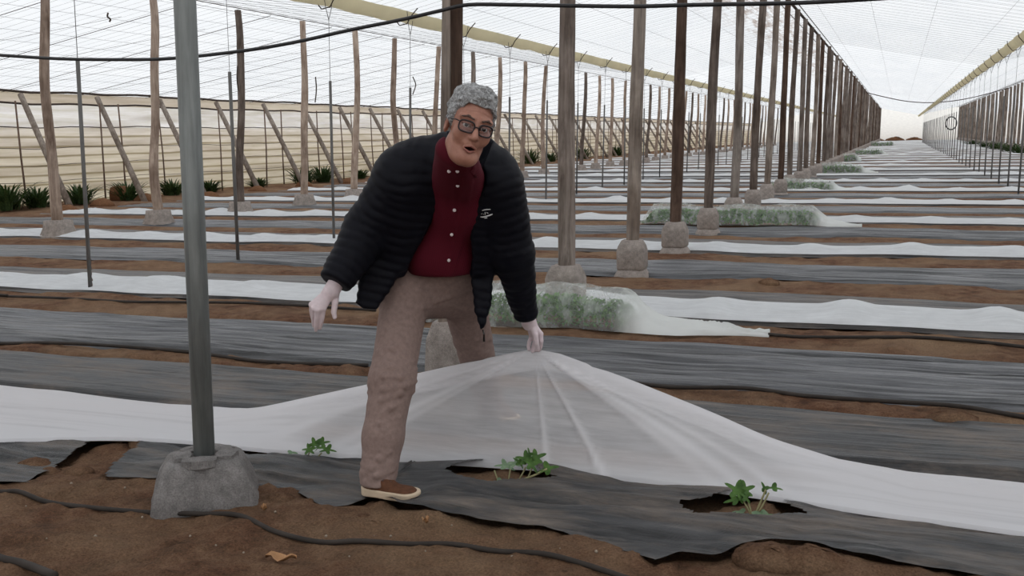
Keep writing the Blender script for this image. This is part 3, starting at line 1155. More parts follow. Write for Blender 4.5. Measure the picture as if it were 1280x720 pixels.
for u, lab in ((-7.25, 'long cream gutter hung under the roof valley on the left'), (2.4, 'long cream gutter hung under the roof valley on the right')):
    e = empty('valley_gutter', (u, 5, 3.4), lab, 'gutter', 'roof valley gutters')
    n = 9
    vs_ = np.arange(2, V_END - .5, .5)
    v = []
    for y in vs_:
        for k in range(n):
            q = math.pi * (1 + k / (n - 1))
            wob = .012 * math.sin(y * 3.1 + k) + .01 * math.sin(y * 7.3)
            v.append((u + (.125 + wob) * math.cos(q), y, 3.35 + (.17 + wob) * math.sin(q)))
    setp(obj('trough', v, grid_faces(len(vs_), n), MT['gutter'], e), 'cream plastic trough')
    ks = 34
    vv = 7.63 if u < 0 else 21.6
    for i in range(ks):
        t = MB()
        t.tube([(u - .17, vv, 3.37), (u - .15, vv, 3.27), (u - .05, vv, 3.15), (u + .08, vv, 3.17), (u + .15, vv, 3.28), (u + .24, vv + .06, 3.40)], .009, 5, False)
        t.build('gutter_tie', MT['dark_cable'], e)
        vv += 2.3

# ---------------------------------------------------------------- side wall props and stakes
def prop_mesh():
    return tube([(-19.42, 0, 2.70), (-18.5, .0, 1.34), (-17.62, .0, -.02)], [.05, .056, .062], 10)


i = 0
WV = [18.34 + 2.43 * k for k in range(36)]
e0 = None
for i, vv in enumerate(WV):
    if e0 is None:
        v, f = tube([(-.84, .25, 2.61), (0, .0, 1.33), (.9, -.25, -.08)], [.066, .072, .080], 10)
        e0 = local_obj('slanted_prop', v, f, MT['wood_grey'])
        e = e0
    else:
        e = e0.copy(); COL.objects.link(e)
    e.location = (-18.45 + random.uniform(-.05, .05), vv + random.uniform(-.1, .1), 0)
    if i < 10: setp(e, f'slanted pole propping the side wall top, {ORD[i]} from the left edge', 'prop', 'props along the side wall')
    else: setp(e, 'distant slanted prop of the side wall', 'prop', 'distant props along the side wall')
e0 = None
SV = [17.6 + .81 * k for k in range(70)]
ns = 0
for i, vv in enumerate(SV):
    if i % 3 == 0: continue
    if e0 is None:
        v, f = tube([(0, 0, -.1), (.02, 0, 1.2), (.0, 0, 2.45)], [.024, .022, .020], 6)
        e0 = e = local_obj('rusty_stake', v, f, MT['rust'])
    else:
        e = e0.copy(); COL.objects.link(e)
    e.location = (-19.05, vv + random.uniform(-.15, .15), 0)
    e.rotation_euler = (random.uniform(-.03, .03), random.uniform(-.02, .02), random.random() * 6)
    ns += 1
    if ns <= 10: setp(e, f'thin rusty stake against the side wall, {ORD[ns-1]} from the left edge', 'stake', 'stakes along the side wall')
    else: setp(e, 'distant thin stake against the side wall', 'stake', 'distant stakes along the side wall')

# ---------------------------------------------------------------- weeds and heaps along the wall
def weed_mesh(seed, n, h, spread, wide):
    rg = np.random.default_rng(seed)
    v, f = [], []
    for _ in range(n):
        a = rg.random() * 6.28
        r0 = spread * .45 * rg.random()
        L = h * (.30 + .75 * rg.random() ** 1.3)
        out = (.10 + .9 * rg.random()) * spread
        b = len(v)
        w = wide * (.6 + .6 * rg.random())
        px, py = -math.sin(a), math.cos(a)
        m = 6
        for i in range(m):
            t = i / (m - 1)
            x = (r0 + out * t ** 1.6) * math.cos(a); y = (r0 + out * t ** 1.6) * math.sin(a)
            z = L * (t - .32 * t ** 2.6)
            ww = w * (1 - t ** 2) * (.5 + 1.0 * min(1, t * 4)) + .002
            v.append((x - px * ww, y - py * ww, z)); v.append((x, y, z - .4 * ww)); v.append((x + px * ww, y + py * ww, z))
        for i in range(m - 1):
            for k in (0, 1): f.append((b + i * 3 + k, b + i * 3 + k + 1, b + i * 3 + 4 + k, b + i * 3 + 3 + k))
    return v, f


WEEDS = [(10, 262, .95, 'tall dark leafy weed clump by the side wall at the left edge'), (48, 260, .75, 'leafy weed clump between the left edge and the first trunk post'),
         (100, 252, .75, 'upright green weed clump beside the leftmost hanging pole'), (160, 250, .72, 'green weed clump at the foot of a slanted prop, left of the steel pipe'),
         (216, 243, .7, 'weed clump seen just left of the galvanised pipe'), (262, 240, .55, 'weed clump just right of the galvanised pipe'), (322, 233, .5, 'low weed clump at the wall between two slanted props'),
         (378, 228, .9, 'dense weed bush by the wall, left part of the pair behind the grey trunk post'), (404, 226, .9, 'dense weed bush by the wall, right part of the pair behind the grey trunk post'),
         (450, 222, .55, 'small weed clump by the wall next to the shoulder of the man'), (632, 208, .8, 'weed clump by the wall just right of the head of the man'),
         (662, 203, 1.3, 'large dark weed bush by the wall right of the man'), (688, 203, .9, 'weed bush behind the first aisle post'), (728, 197, 1.2, 'dark weed bush right of the first aisle post'), (772, 193, 1.2, 'dark weed bush left of the second aisle post')]
for i, (x, y, s, lab) in enumerate(WEEDS):
    u, vv = G(x, y)
    u = max(-18.6, min(u, -17.6)) if x < 600 else -18.35
    vv = onU(x, y, u)[1]
    v, f = weed_mesh(70 + i, 150, .95 * s, .60 * s + .12, .022)
    o = local_obj('weed_clump', v, f, MT['weed'])
    o.location = (u, vv, 0)
    setp(o, lab, 'weeds', 'weeds along the side wall')
for i, (x, y, s) in enumerate([(84, 265, .5), (128, 256, .5), (182, 250, .55), (262, 247, .5), (322, 239, .5), (380, 232, .5), (436, 228, .5)]):
    u, vv = G(x, y)
    v, f = ring_stack([(-.05, .62 * s, .5 * s), (.06 * s, .55 * s, .45 * s), (.22 * s, .36 * s, .3 * s), (.3 * s, .14 * s, .12 * s), (.31 * s, .02, .02)], 22, 2, .05, 90 + i)
    o = local_obj('soil_mound', v, f, MT['clod']); o.location = (max(u, -18.3), vv, 0)
    setp(o, f'low mound of brown soil at the foot of a slanted prop, {ORD[i]} from the left', 'soil mound', 'soil mounds along the wall')
# old concrete lump between the weeds
u, vv = G(128, 250)
v, f = ring_stack([(-.03, .22, .2), (.2, .24, .2), (.33, .2, .16), (.36, .1, .08)], 18, 4, .03, 8)
o = local_obj('concrete_lump', v, f, MT['clod']); o.location = (max(u, -18.6), vv, 0)
setp(o, 'brown block standing among the weeds by the wall', 'block')
# greenery along the right side, far down the aisle
for i, (u, vv, s, lab) in enumerate([(6.3, 62, 1.5, 'green weed bush at the right edge, nearest of those on the right'), (6.4, 68, 1.4, 'green weed bush at the right edge, second from the front'),
                                     (6.2, 76, 1.3, 'weed bush under the right row of posts, third from the front'), (6.3, 86, 1.2, 'weed bush under the right row of posts, fourth from the front'), (6.2, 100, 1.2, 'small far weed bush under the right row of posts')]):
    v, f = weed_mesh(170 + i, 90, .62 * s, .9 * s, .03)
    o = local_obj('weed_clump', v, f, MT['weed']); o.location = (u, vv, 0)
    setp(o, lab, 'weeds', 'weeds at the right')
for i, (u, s) in enumerate([(-2.6, .8), (-.5, 1.2), (1.9, 1.0)]):
    v, f = ring_stack([(-.05, 1.1 * s, .5 * s), (.2 * s, .9 * s, .4 * s), (.40 * s, .4 * s, .2 * s), (.45 * s, .04, .04)], 30, 2, .34, 190 + i)
    o = local_obj('soil_mound', v, f, MT['clod']); o.location = (u, 147 - i * .3, 0)
    setp(o, ['small dark heap at the far end of the aisle, left one', 'largest dark heap at the far end of the aisle', 'dark heap at the far end of the aisle, right one'][i], 'heap', 'heaps at the far end')
m = MB()
_c = onU(1189, 154, 5.0)
for j in range(4):
    m.tube([(_c[0] + (.50 + .02 * j) * math.cos(t), _c[1] + .03 * j, _c[2] + (.62 + .02 * j) * math.sin(t)) for t in np.linspace(0, 2 * math.pi, 28)], .035, 6, False)
m.tube([(_c[0], _c[1], _c[2] + .66), (_c[0], _c[1], 3.9)], .02, 4, False)
setp(m.build('hanging_hose_coil', MT['black_pipe'], loc=tuple(_c)), 'round coil of dark hose hanging far down the right side', 'hose coil')

# ---------------------------------------------------------------- pipes and hoses
pp = [(-60, 66), (0, 69), (75, 73.5), (150, 74.5), (215, 73), (300, 64), (365, 53.5), (440, 37), (500, 25), (552, 13), (585, 6), (640, 6), (700, 7), (790, 8), (850, 6.5), (900, 5.5), (1000, 3.5), (1100, -2), (1200, -9)]
pts = [np.array(onV(x, y, 5.27)) for x, y in pp]
pts = [pts[0] + (pts[0] - pts[1]) * k for k in (18, 9, 3)] + pts + [pts[-1] + (pts[-1] - pts[-2]) * k for k in (2, 5, 9)]
v, f = tube(spline(pts, 5), .0105, 10)
setp(obj('overhead_pipe', v, f, MT['black_pipe'], loc=tuple(pts[12])), 'thin black pipe sagging overhead from the left edge past the double post', 'pipe')


def on_ground(px, r, dz=0):
    out = []
    for x, y in px:
        u, vv = G(x, y)
        out.append((u, vv, float(ground_h(np.array(u), np.array(vv))) + r * .7 + dz))
    return out


hp_ = [(-330, 600), (-60, 619), (0, 626), (25, 628), (60, 636), (120, 644), (190, 648), (250, 653), (300, 660), (345, 675), (400, 687), (450, 692), (510, 691), (565, 690), (620, 697), (680, 708), (730, 722), (790, 740)]
v, f = tube(spline(on_ground(hp_, .010), 6), .0095, 9)
setp(obj('irrigation_hose', v, f, MT['hose'], loc=on_ground([(300, 660)], 0)[0]), 'dusty black hose winding across the bare soil at the front', 'hose')
v, f = tube(spline(on_ground([(-40, 700), (0, 712), (30, 719), (70, 735)], .014), 5), .014, 8)
setp(obj('irrigation_hose', v, f, MT['hose'], loc=on_ground([(0, 712)], 0)[0]), 'short end of dark hose in the bottom left corner', 'hose')
DR = [([(-330, 408), (-30, 428), (0, 431), (60, 436), (140, 441), (240, 449), (330, 456), (460, 463)], 'thin drip hose on the soil in front of the black strip, left of the man'),
      ([(-330, 352), (-20, 371), (0, 372), (80, 377), (160, 380), (240, 382), (330, 386), (470, 392)], 'thin drip hose on the soil behind the black strip, left of the man'),
      ([(960, 424), (1000, 425), (1080, 428), (1150, 427), (1220, 433), (1300, 444), (1500, 462)], 'thin drip hose on the soil right of the covered heap'),
      ([(770, 487), (840, 493), (930, 497), (1010, 503), (1110, 509), (1200, 520), (1300, 530), (1500, 552)], 'thin drip hose on the soil right of the lifted cover')]
for px, lab in DR:
    v, f = tube(spline(on_ground(px, .014, .006), 6), .012, 6)
    setp(obj('drip_hose', v, f, MT['hose'], loc=on_ground([px[2]], 0)[0]), lab, 'hose', 'drip hoses')
_h = [onV(*q) for q in [(852, 646, 3.60), (880, 648, 3.60), (905, 651, 3.60), (925, 653, 3.60)]]
v, f = tube(_h, .008, 6)
setp(obj('drip_hose', v, f, MT['hose'], loc=_h[0]), 'stub of drip hose in the soil hole of the right-hand seedling', 'hose', 'drip hoses')

# ---------------------------------------------------------------- litter on the soil
rs = random.Random(5)
SPOTS = [(157, 620), (178, 652), (238, 678), (60, 690), (120, 676), (90, 617), (305, 700), (489, 678), (468, 677), (532, 700), (600, 690), (408, 681), (640, 705), (700, 700), (565, 665), (745, 706), (33, 640), (345, 655), (437, 710), (270, 690)]
st = None
for i, (x, y) in enumerate(SPOTS):
    if st is None:
        v, f = ring_stack([(-.004, .010, .008), (.004, .013, .010), (.011, .009, .007), (.014, .003, .003)], 10, 2.2, .004, 3)
        st = o = local_obj('pebble', v, f, MT['stone'])
    else: o = st.copy(); COL.objects.link(o)
    u, vv = G(x, y); s = rs.uniform(.25, .55)
    o.location = (u, vv, float(ground_h(np.array(u), np.array(vv)))); o.scale = (s, s, s); o.rotation_euler = (0, 0, rs.random() * 6)
    setp(o, 'tiny pale pebble lying on the bare brown soil at the front', 'pebble', 'pebbles on the soil')
for i, (x, y, s, lab) in enumerate([(45, 590, .10, 'large clod of brown soil at the left edge of the torn film'), (62, 597, .06, 'small clod beside the large clod at the left'), (100, 596, .07, 'flat sandy clod between the torn films at the left'),
                                    (180, 562, .08, 'grey dusty clod lying on the film left of the steel pipe'), (352, 628, .06, 'sandy clod right of the concrete block'), (452, 655, .045, 'clod of soil below the shoe'),
                                    (960, 707, .13, 'sandy heap of soil at the bottom edge on the right'), (1010, 712, .13, 'second sandy heap at the bottom edge on the right'), (1190, 528, .12, 'clod of soil on the dusty film at the right'), (962, 357, .10, 'clod of soil on the film behind the covered heap'), (465, 660, .03, 'little clod between the shoe and the hose')]):
    u, vv = G(x, y)
    v, f = ring_stack([(-.02, s, s * .75), (s * .12, s * .92, s * .7), (s * .3, s * .6, s * .45), (s * .4, s * .25, s * .2), (s * .41, .01, .01)], 30, 2, s * .30, 40 + i)
    o = local_obj('soil_clod', v, f, MT['soil']); o.location = (u, vv, float(ground_base(np.array(u), np.array(vv)) + .012))
    setp(o, lab, 'soil clod', 'clods on the ground')


def dry_leaf(x, y, L, W_, a, lab):
    u, vv = G(x, y)
    z0 = float(ground_h(np.array(u), np.array(vv))) + .008
    v, f = [], []
    n = 9
    for i in range(n):
        t = i / (n - 1)
        w = W_ * (math.sin(math.pi * min(1, t * 1.15)) ** .7 if t * 1.15 < 1 else .08) + .002
        for s in (-1, 0, 1):
            lx, ly = (t - .5) * L, s * w * (1 + .3 * math.sin(t * 17))
            v.append((lx * math.cos(a) - ly * math.sin(a), lx * math.sin(a) + ly * math.cos(a), .012 * abs(s) + .008 * math.sin(t * 9) + .004))
    for i in range(n - 1):
        for k in (0, 1): f.append((i * 3 + k, i * 3 + k + 1, i * 3 + 4 + k, i * 3 + 3 + k))
    o = local_obj('dry_leaf', v, f, MT['dry']); o.location = (u, vv, z0)
    setp(o, lab, 'dry leaf', 'dry leaves')


dry_leaf(352, 712, .11, .022, YAW - .2, 'curled dry tan leaf on the soil at the bottom edge')
dry_leaf(533, 667, .03, .010, 1.2, 'pale crumpled leaf scrap on the soil below the film edge')
dry_leaf(331, 651, .03, .009, 1.9, 'pale leaf scrap right of the concrete block')
# ---------------------------------------------------------------- the fleece the man lifts
XS = [-330, -90, 0, 150, 240, 330, 480, 560, 640, 668, 700, 790, 900, 960, 1000, 1100, 1140, 1200, 1280, 1345, 1750]
FY = [556, 552, 551, 549, 553, 562, 572, 577, 582, 584, 586, 598, 612, 621, 629, 645, 650, 657, 666, 674, 725]
CY = [549, 544, 539, 530, 523, 508, 476, 458, 441, 436, 442, 475, 519, 547, 559, 591, 605, 621, 641, 656, 712]
BY = [489, 493, 508, 517]
HAND_V = 4.08


def lifted_cover():
    xs = np.concatenate([np.linspace(-330, 600, 140), np.linspace(604, 740, 70), np.linspace(746, 1750, 150)])
    fy = np.interp(xs, XS, FY); cy = np.interp(xs, XS, CY)
    # round the polyline except at the hand
    k = np.ones(9) / 9
    far = np.abs(xs - 668) > 60
    cys = np.convolve(np.pad(cy, 4, 'edge'), k, 'valid'); fys = np.convolve(np.pad(fy, 4, 'edge'), k, 'valid')
    cy = np.where(far, cys, cy); fy = fys
    cv = np.interp(xs, [-90, 240, 668, 1000, 1345], [3.98, 4.03, HAND_V, 4.03, 3.97])
    Fp = np.array([(*G(x, y, .058), .058) for x, y in zip(xs, fy)])
    Cp = np.array([onV(x, y, v) for x, y, v in zip(xs, cy, cv)])
    Cp[:, 2] = np.maximum(Cp[:, 2], .07)
    lift = smooth(.12, .26, Cp[:, 2])
    backg = np.stack([Cp[:, 0] + .02, np.interp(xs, [-90, 0, 240, 1100, 1345], [4.30, 4.27, 4.24, 4.22, 4.19]), np.full(len(xs), .045)], 1)
    hang = Cp + np.array([.0, .05, -.10])
    Bp = backg * (1 - lift[:, None]) + hang * lift[:, None]
    nw, nb = 64, 26
    V = np.zeros((len(xs), nw + nb, 3))
    hand = onV(668, 437, HAND_V)
    w = np.linspace(0, 1, nw)
    for i in range(len(xs)):
        p = Fp[i][None] * (1 - w[:, None]) + Cp[i][None] * w[:, None]
        hgt = Cp[i, 2]
        p[:, 2] = Fp[i, 2] + (Cp[i, 2] - Fp[i, 2]) * (w ** (1.0 + .25 * min(1, hgt * 2)))
        p[:, 1] -= .03 * np.sin(np.pi * w) * (1 - lift[i]) + 0
        V[i, :nw] = p
        t = np.linspace(0, 1, nb + 1)[1:]
        q = Cp[i][None] * (1 - t[:, None]) + Bp[i][None] * t[:, None]
        q[:, 2] += (1 - lift[i]) * .075 * np.sin(np.pi * t) ** .8 * (1 + .4 * math.sin(Cp[i, 0] * 5.5)) * .22
        V[i, nw:] = q
    du = V[..., 0] - hand[0]; dz = V[..., 2] - hand[2]
    dist = np.sqrt(du ** 2 + dz ** 2) + 1e-6
    ang = np.arctan2(dz, du)
    d = np.zeros(dist.shape); gat = np.zeros(dist.shape)
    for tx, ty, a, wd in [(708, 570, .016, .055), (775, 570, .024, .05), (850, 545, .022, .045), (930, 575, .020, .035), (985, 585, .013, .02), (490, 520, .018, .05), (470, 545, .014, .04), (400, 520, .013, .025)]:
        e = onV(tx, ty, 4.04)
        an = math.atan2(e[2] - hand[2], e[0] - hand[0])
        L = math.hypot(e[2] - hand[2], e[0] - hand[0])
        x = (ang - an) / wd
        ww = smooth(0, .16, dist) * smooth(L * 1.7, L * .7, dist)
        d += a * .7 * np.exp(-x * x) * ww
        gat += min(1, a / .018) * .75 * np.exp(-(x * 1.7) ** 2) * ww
    d += .004 * fbm(V[..., 0] * 3.0, V[..., 2] * 16, seed=3, octv=3)
    low = smooth(.34, .05, V[..., 2])
    d += .010 * low * fbm(V[..., 0] * 2.5, V[..., 2] * 9, seed=9, octv=3)
    wfull = np.concatenate([smooth(0, .12, w) * smooth(1, .96, w), np.linspace(.2, 1, nb) * 0])
    V[..., 1] -= d * wfull[None]
    # creases along the sheet where it lies flat at the two sides
    flat = (1 - lift)[:, None] * np.concatenate([np.zeros(nw), np.sin(np.pi * np.linspace(0, 1, nb))])[None]
    V[..., 2] += flat * .012 * fbm(V[..., 0] * 1.5, V[..., 1] * 40, seed=14, octv=3)
    V[:, 0, 2] -= .016
    V[..., 2] += (1 - lift)[:, None] * ground_base(V[..., 0], V[..., 1])
    wall_ = np.concatenate([w, np.ones(nb)])
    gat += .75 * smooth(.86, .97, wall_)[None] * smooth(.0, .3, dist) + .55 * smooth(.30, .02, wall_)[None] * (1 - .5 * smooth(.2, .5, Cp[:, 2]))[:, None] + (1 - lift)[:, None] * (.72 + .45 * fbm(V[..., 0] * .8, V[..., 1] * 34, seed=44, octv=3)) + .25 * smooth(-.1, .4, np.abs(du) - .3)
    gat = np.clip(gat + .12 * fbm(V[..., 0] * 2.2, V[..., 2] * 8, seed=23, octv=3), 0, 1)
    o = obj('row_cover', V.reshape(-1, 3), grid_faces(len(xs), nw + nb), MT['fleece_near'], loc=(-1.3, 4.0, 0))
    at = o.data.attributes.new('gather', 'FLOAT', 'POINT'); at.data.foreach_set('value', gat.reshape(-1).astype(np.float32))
    return setp(o, 'thin white fleece sheet lifted by the man at its edge into a low tent', 'row cover')


lifted_cover()

# ---------------------------------------------------------------- seedlings
def leaf_shape(L, W_, lobes=5, cup=.15, depth=.45, seed=0):
    rg = np.random.default_rng(seed)
    n = 40
    v = [(0, 0, 0)]
    ring = []
    for r in (.5, 1.0):
        for k in range(n):
            q = 2 * math.pi * k / n
            lob = 1 - depth * (.5 - .5 * math.cos(lobes * q)) ** .8 if r == 1.0 else 1 - depth * .45 * (.5 - .5 * math.cos(lobes * q))
            x = L * (.5 + .5 * r * lob * math.cos(q)) ; y = W_ * .5 * r * lob * math.sin(q)
            x = L * .45 + L * .55 * r * lob * math.cos(q)
            z = cup * L * ((x / L - .45) ** 2 * -1.2 + (y / W_) ** 2 * 1.2) + .03 * L * math.sin(3 * q + seed) * r
            v.append((x, y, z))
    v[0] = (L * .45, 0, 0)
    f = [(0, 1 + k, 1 + (k + 1) % n) for k in range(n)]
    f += [(1 + k, 1 + n + k, 1 + n + (k + 1) % n, 1 + (k + 1) % n) for k in range(n)]
    return np.array(v), f


def frame(p, direc, up=(0, 0, 1), roll=0.0):
    x = Vector(direc).normalized()
    z = Vector(up); z = (z - x * z.dot(x)).normalized()
    y = z.cross(x)
    if roll:
        c, s = math.cos(roll), math.sin(roll)
        y, z = y * c + z * s, z * c - y * s
    return np.array((x, y, z)), np.array(p)


def seedling(base_px, vv, stems, leaves, label):
    b = onV(*base_px, vv)
    g = float(ground_base(np.array(b[0]), np.array(b[1])))
    e = empty('watermelon_seedling', (b[0], b[1], g), label, 'seedling', 'seedlings in front of the lifted cover')
    for pxs, r in stems:
        pts = [onV(x, y, vv + dv) for x, y, dv in pxs]
        pts[0] = (pts[0][0], pts[0][1], pts[0][2])
        v, f = tube(spline(pts, 5), r, 6)
        obj('stem', v, f, MT['stem'], e)
    for i, (x, y, dv, L, Wd, dx, dz, dyy, mat, lob) in enumerate(leaves):
        p = onV(x, y, vv + dv)
        dr = to_world(dx, dyy)
        Fm, o = frame(p, (dr[0], dr[1], dz), (to_world(0, -.75)[0], to_world(0, -.75)[1], .66))
        v, f = leaf_shape(L, Wd, lob, .5, .62, i)
        v = (v - np.array((L * .45, 0, 0))) @ Fm + o
        obj('leaf', v, f, MT[mat], e)


seedling((383, 582), 3.66, [([(380, 584, 0), (384, 573, 0), (388, 562, 0)], .0030), ([(383, 584, 0), (381, 573, 0), (385, 563, 0)], .0028), ([(382, 584, 0), (392, 577, 0), (402, 566, 0)], .0032), ([(366, 583, 0), (365, 574, 0), (363, 567, 0)], .0035)],
         [(386, 562, -.01, .062, .055, -1, .1, .1, 'leaf', 5), (393, 555, .02, .075, .06, .6, .5, .2, 'leaf', 5), (402, 554, .01, .07, .055, 1, .25, .1, 'leaf', 5), (409, 562, -.01, .075, .05, 1, -.1, -.1, 'leaf', 5), (397, 560, .0, .06, .05, .3, .2, -.4, 'leaf', 4), (364, 566, 0, .05, .028, 1, .05, 0, 'leaf_pale', 3)],
         'small green lobed seedling left of the front trouser leg')
seedling((626, 611), 3.66, [([(618, 613, 0), (630, 611, 0), (650, 601, -.01), (668, 594, -.02), (684, 586, -.02)], .0042), ([(634, 609, 0), (636, 598, 0), (638, 586, 0)], .0032), ([(646, 604, 0), (652, 594, 0), (657, 584, 0)], .0032), ([(660, 597, 0), (663, 590, 0), (666, 582, 0)], .003), ([(624, 611, 0), (622, 600, 0), (618, 588, 0)], .0032), ([(618, 613, 0), (624, 612, 0), (627, 605, 0)], .003)],
         [(658, 574, .0, .085, .07, -.8, .25, .1, 'leaf', 5), (669, 573, .01, .09, .075, .8, .4, .1, 'leaf', 5), (664, 580, -.02, .08, .06, .3, -.3, -.4, 'leaf', 5), (662, 568, .01, .05, .03, -.2, 1, .1, 'leaf', 4), (684, 586, -.02, .085, .06, 1, .35, -.1, 'leaf', 4), (632, 582, .02, .09, .05, -1, .1, .1, 'leaf_pale', 5), (645, 579, .02, .075, .05, .7, .2, .1, 'leaf_pale', 5), (624, 604, -.02, .07, .045, 1, .05, -.1, 'leaf_pale', 4), (650, 578, 0, .06, .045, -.6, .5, 0, 'leaf', 5)],
         'trailing green seedling in a soil hole below the lifted peak, middle of three')
seedling((934, 655), 3.60, [([(922, 656, 0), (934, 653, 0), (942, 648, 0)], .005), ([(940, 650, 0), (936, 638, 0), (929, 626, 0)], .0033), ([(940, 650, 0), (938, 637, 0), (934, 624, 0)], .0033), ([(942, 648, 0), (948, 634, 0), (954, 620, 0), (957, 612, 0)], .0036), ([(944, 646, 0), (953, 632, 0), (961, 616, 0)], .0033), ([(928, 653, 0), (928, 646, 0), (928, 642, 0)], .003)],
         [(922, 614, -.01, .095, .085, -.6, .5, .1, 'leaf', 5), (930, 613, .01, .085, .075, .8, .35, .1, 'leaf', 5), (920, 624, -.02, .085, .05, -1, -.15, -.1, 'leaf', 5), (932, 622, -.01, .05, .04, .5, -.5, -.2, 'leaf', 4), (951, 644, -.02, .065, .06, -.6, .4, -.3, 'leaf_pale', 3), (959, 646, -.02, .065, .06, .9, .2, -.3, 'leaf_pale', 3), (956, 652, -.03, .06, .05, .5, -.6, -.4, 'leaf_pale', 3), (926, 640, 0, .055, .03, -1, .1, 0, 'leaf_pale', 3), (956, 611, .01, .05, .035, -.3, .8, 0, 'leaf', 4), (968, 610, .01, .07, .035, 1, -.15, .1, 'leaf', 4), (928, 653, -.02, .04, .03, .3, .6, 0, 'leaf', 4)],
         'green seedling in a soil hole at the right, beside the sloping cover edge')

# ---------------------------------------------------------------- thin veils gathered over big plants beside the aisle posts
def heap(u0, u1, u2, v0, v1, H, seed, lab, lab2, dens, leaf=.05):
    rg = np.random.default_rng(seed)
    du = .035 if v0 < 10 else (.07 if v0 < 20 else .15)
    us = np.arange(u0, u2, du)
    n = 34 if v0 < 10 else 20
    U, T = np.meshgrid(us, np.linspace(0, 1, n), indexing='ij')
    Hh = H * (smooth(u0 - .02, u0 + .22, U) * .94 + .06) * (1 - smooth(u1 - .12, u1 + .24, U) * .80) * (1 + .22 * fbm(U * 1.5, U * 0, seed=seed, octv=3)) * (1 - .75 * smooth(u1 + .2, u2, U))
    flat = smooth(u1 - .1, u2, U)
    vm = (v0 + v1) / 2 - .05 * flat + .04 * fbm(U * 1.2, U * 0 + 5, seed=seed + 1, octv=3)
    hw = (v1 - v0) / 2 * (1 + .25 * fbm(U * 2.2, U * 0 + 2, seed=seed + 2, octv=3)) * (1 - .88 * smooth(u1 + .1, u2, U) ** 1.3)
    S = 2 * T - 1
    V = vm + hw * np.sign(S) * np.abs(S) ** .8
    Z = .035 * (1 - .8 * flat) + Hh * np.clip(1 - np.abs(S) ** 2.4, 0, 1) ** .7
    fold = fbm(U * 5 + S * 1.6, S * .9, seed=seed + 3, octv=2)
    Z = Z + .016 * np.abs(fold) * (1 - S ** 2) * (.4 + H * 2) + .055 * flat * (1 - S ** 2) * np.abs(fbm(U * 7, S * 2.5 + U * 3, seed=seed + 8, octv=3)) + .022 * np.clip(1 - 5 * np.abs(fbm(U * 3.2 + S * 1.3, S * .5, seed=seed + 19, octv=2)), 0, 1) * (1 - S ** 2)
    V = V + .035 * np.sign(S) * np.abs(S) ** 3 * fbm(U * 5, S * 0 + 3, seed=seed + 21, octv=2)
    V = V + .02 * fold * (1 - .3 * np.abs(S))
    Z = Z + ground_base(U, V) + .01
    vv = np.stack([U.ravel(), V.ravel(), Z.ravel()], 1)
    loc = ((u0 + u1) / 2, (v0 + v1) / 2, 0)
    fu = grid_faces(*U.shape)
    o = obj('plant_veil', vv, fu, veil_material('thin_veil', u1 - loc[0]), loc=loc)
    setp(o, lab, 'plant cover', 'veils over large plants')
    v, f = [], []
    k = 0
    while k < dens:
        u = rg.uniform(u0 + .05, u1 + .02); s = rg.uniform(-.85, .85)
        hh = float(np.interp(u, us, Hh[:, n // 2])) * (1 - abs(s) ** 2.2)
        z = .05 + max(.01, hh - .06 - leaf * .4) * rg.random() ** .4
        y = (v0 + v1) / 2 + (v1 - v0) / 2 * s * .74
        a = rg.random() * 6.28; t = rg.uniform(-.9, .9)
        L = leaf * rg.uniform(.5, 1.1)
        d = np.array((math.cos(a) * math.cos(t), math.sin(a) * math.cos(t), math.sin(t)))
        p = np.cross(d, (0, 0, 1)); p /= np.linalg.norm(p) + 1e-9
        c = np.array((u, y, z))
        b = len(v)
        v += [c - d * L, c + p * L * .45 - d * L * .2, c + d * L, c - p * L * .45 - d * L * .2]
        f.append((b, b + 1, b + 2, b + 3))
        k += 1
    v = np.array(v); v[:, 2] = np.maximum(v[:, 2], .02)
    o = obj('plant_foliage', v, f, MT['leaf_heap'], loc=loc)
    setp(o, lab2, 'plants', 'large plants under veils', 'stuff')


heap(-3.55, -1.78, -.75, 6.80, 7.36, .265, 11, 'gathered white veil over a green plant heap right behind the hand of the man', 'green leaves under the veil right behind the man', 6000, .028)
heap(-3.75, -1.10, -.42, 15.35, 16.05, .27, 12, 'gathered white veil over a long green plant heap beside the second and third aisle posts', 'green leaves under the long veil between the aisle posts', 6000, .04)
heap(-2.95, -1.45, -.7, 25.0, 25.7, .26, 13, 'veiled green plant heap beside the aisle posts, third one back', 'green leaves under the third veil back', 1100, .08)
heap(-2.7, -1.15, -.6, 35.7, 36.4, .30, 14, 'veiled green plant heap beside the aisle posts, fourth one back', 'green leaves under the fourth veil back', 900, .09)
heap(-2.8, -1.8, -1.5, 50.0, 50.8, .32, 15, 'small distant veiled plant heap beside the aisle posts, fifth one back', 'green leaves under the fifth veil back', 500, .1)
heap(-2.8, -.9, -.4, 63.6, 64.4, .34, 16, 'distant veiled plant heap beside the aisle posts, sixth one back', 'green leaves under the sixth veil back', 700, .1)
heap(-2.6, -.5, -.1, 97.5, 98.5, .42, 17, 'most distant veiled plant heap, a thin grey green strip beside the aisle posts', 'green leaves under the most distant veil', 700, .12)

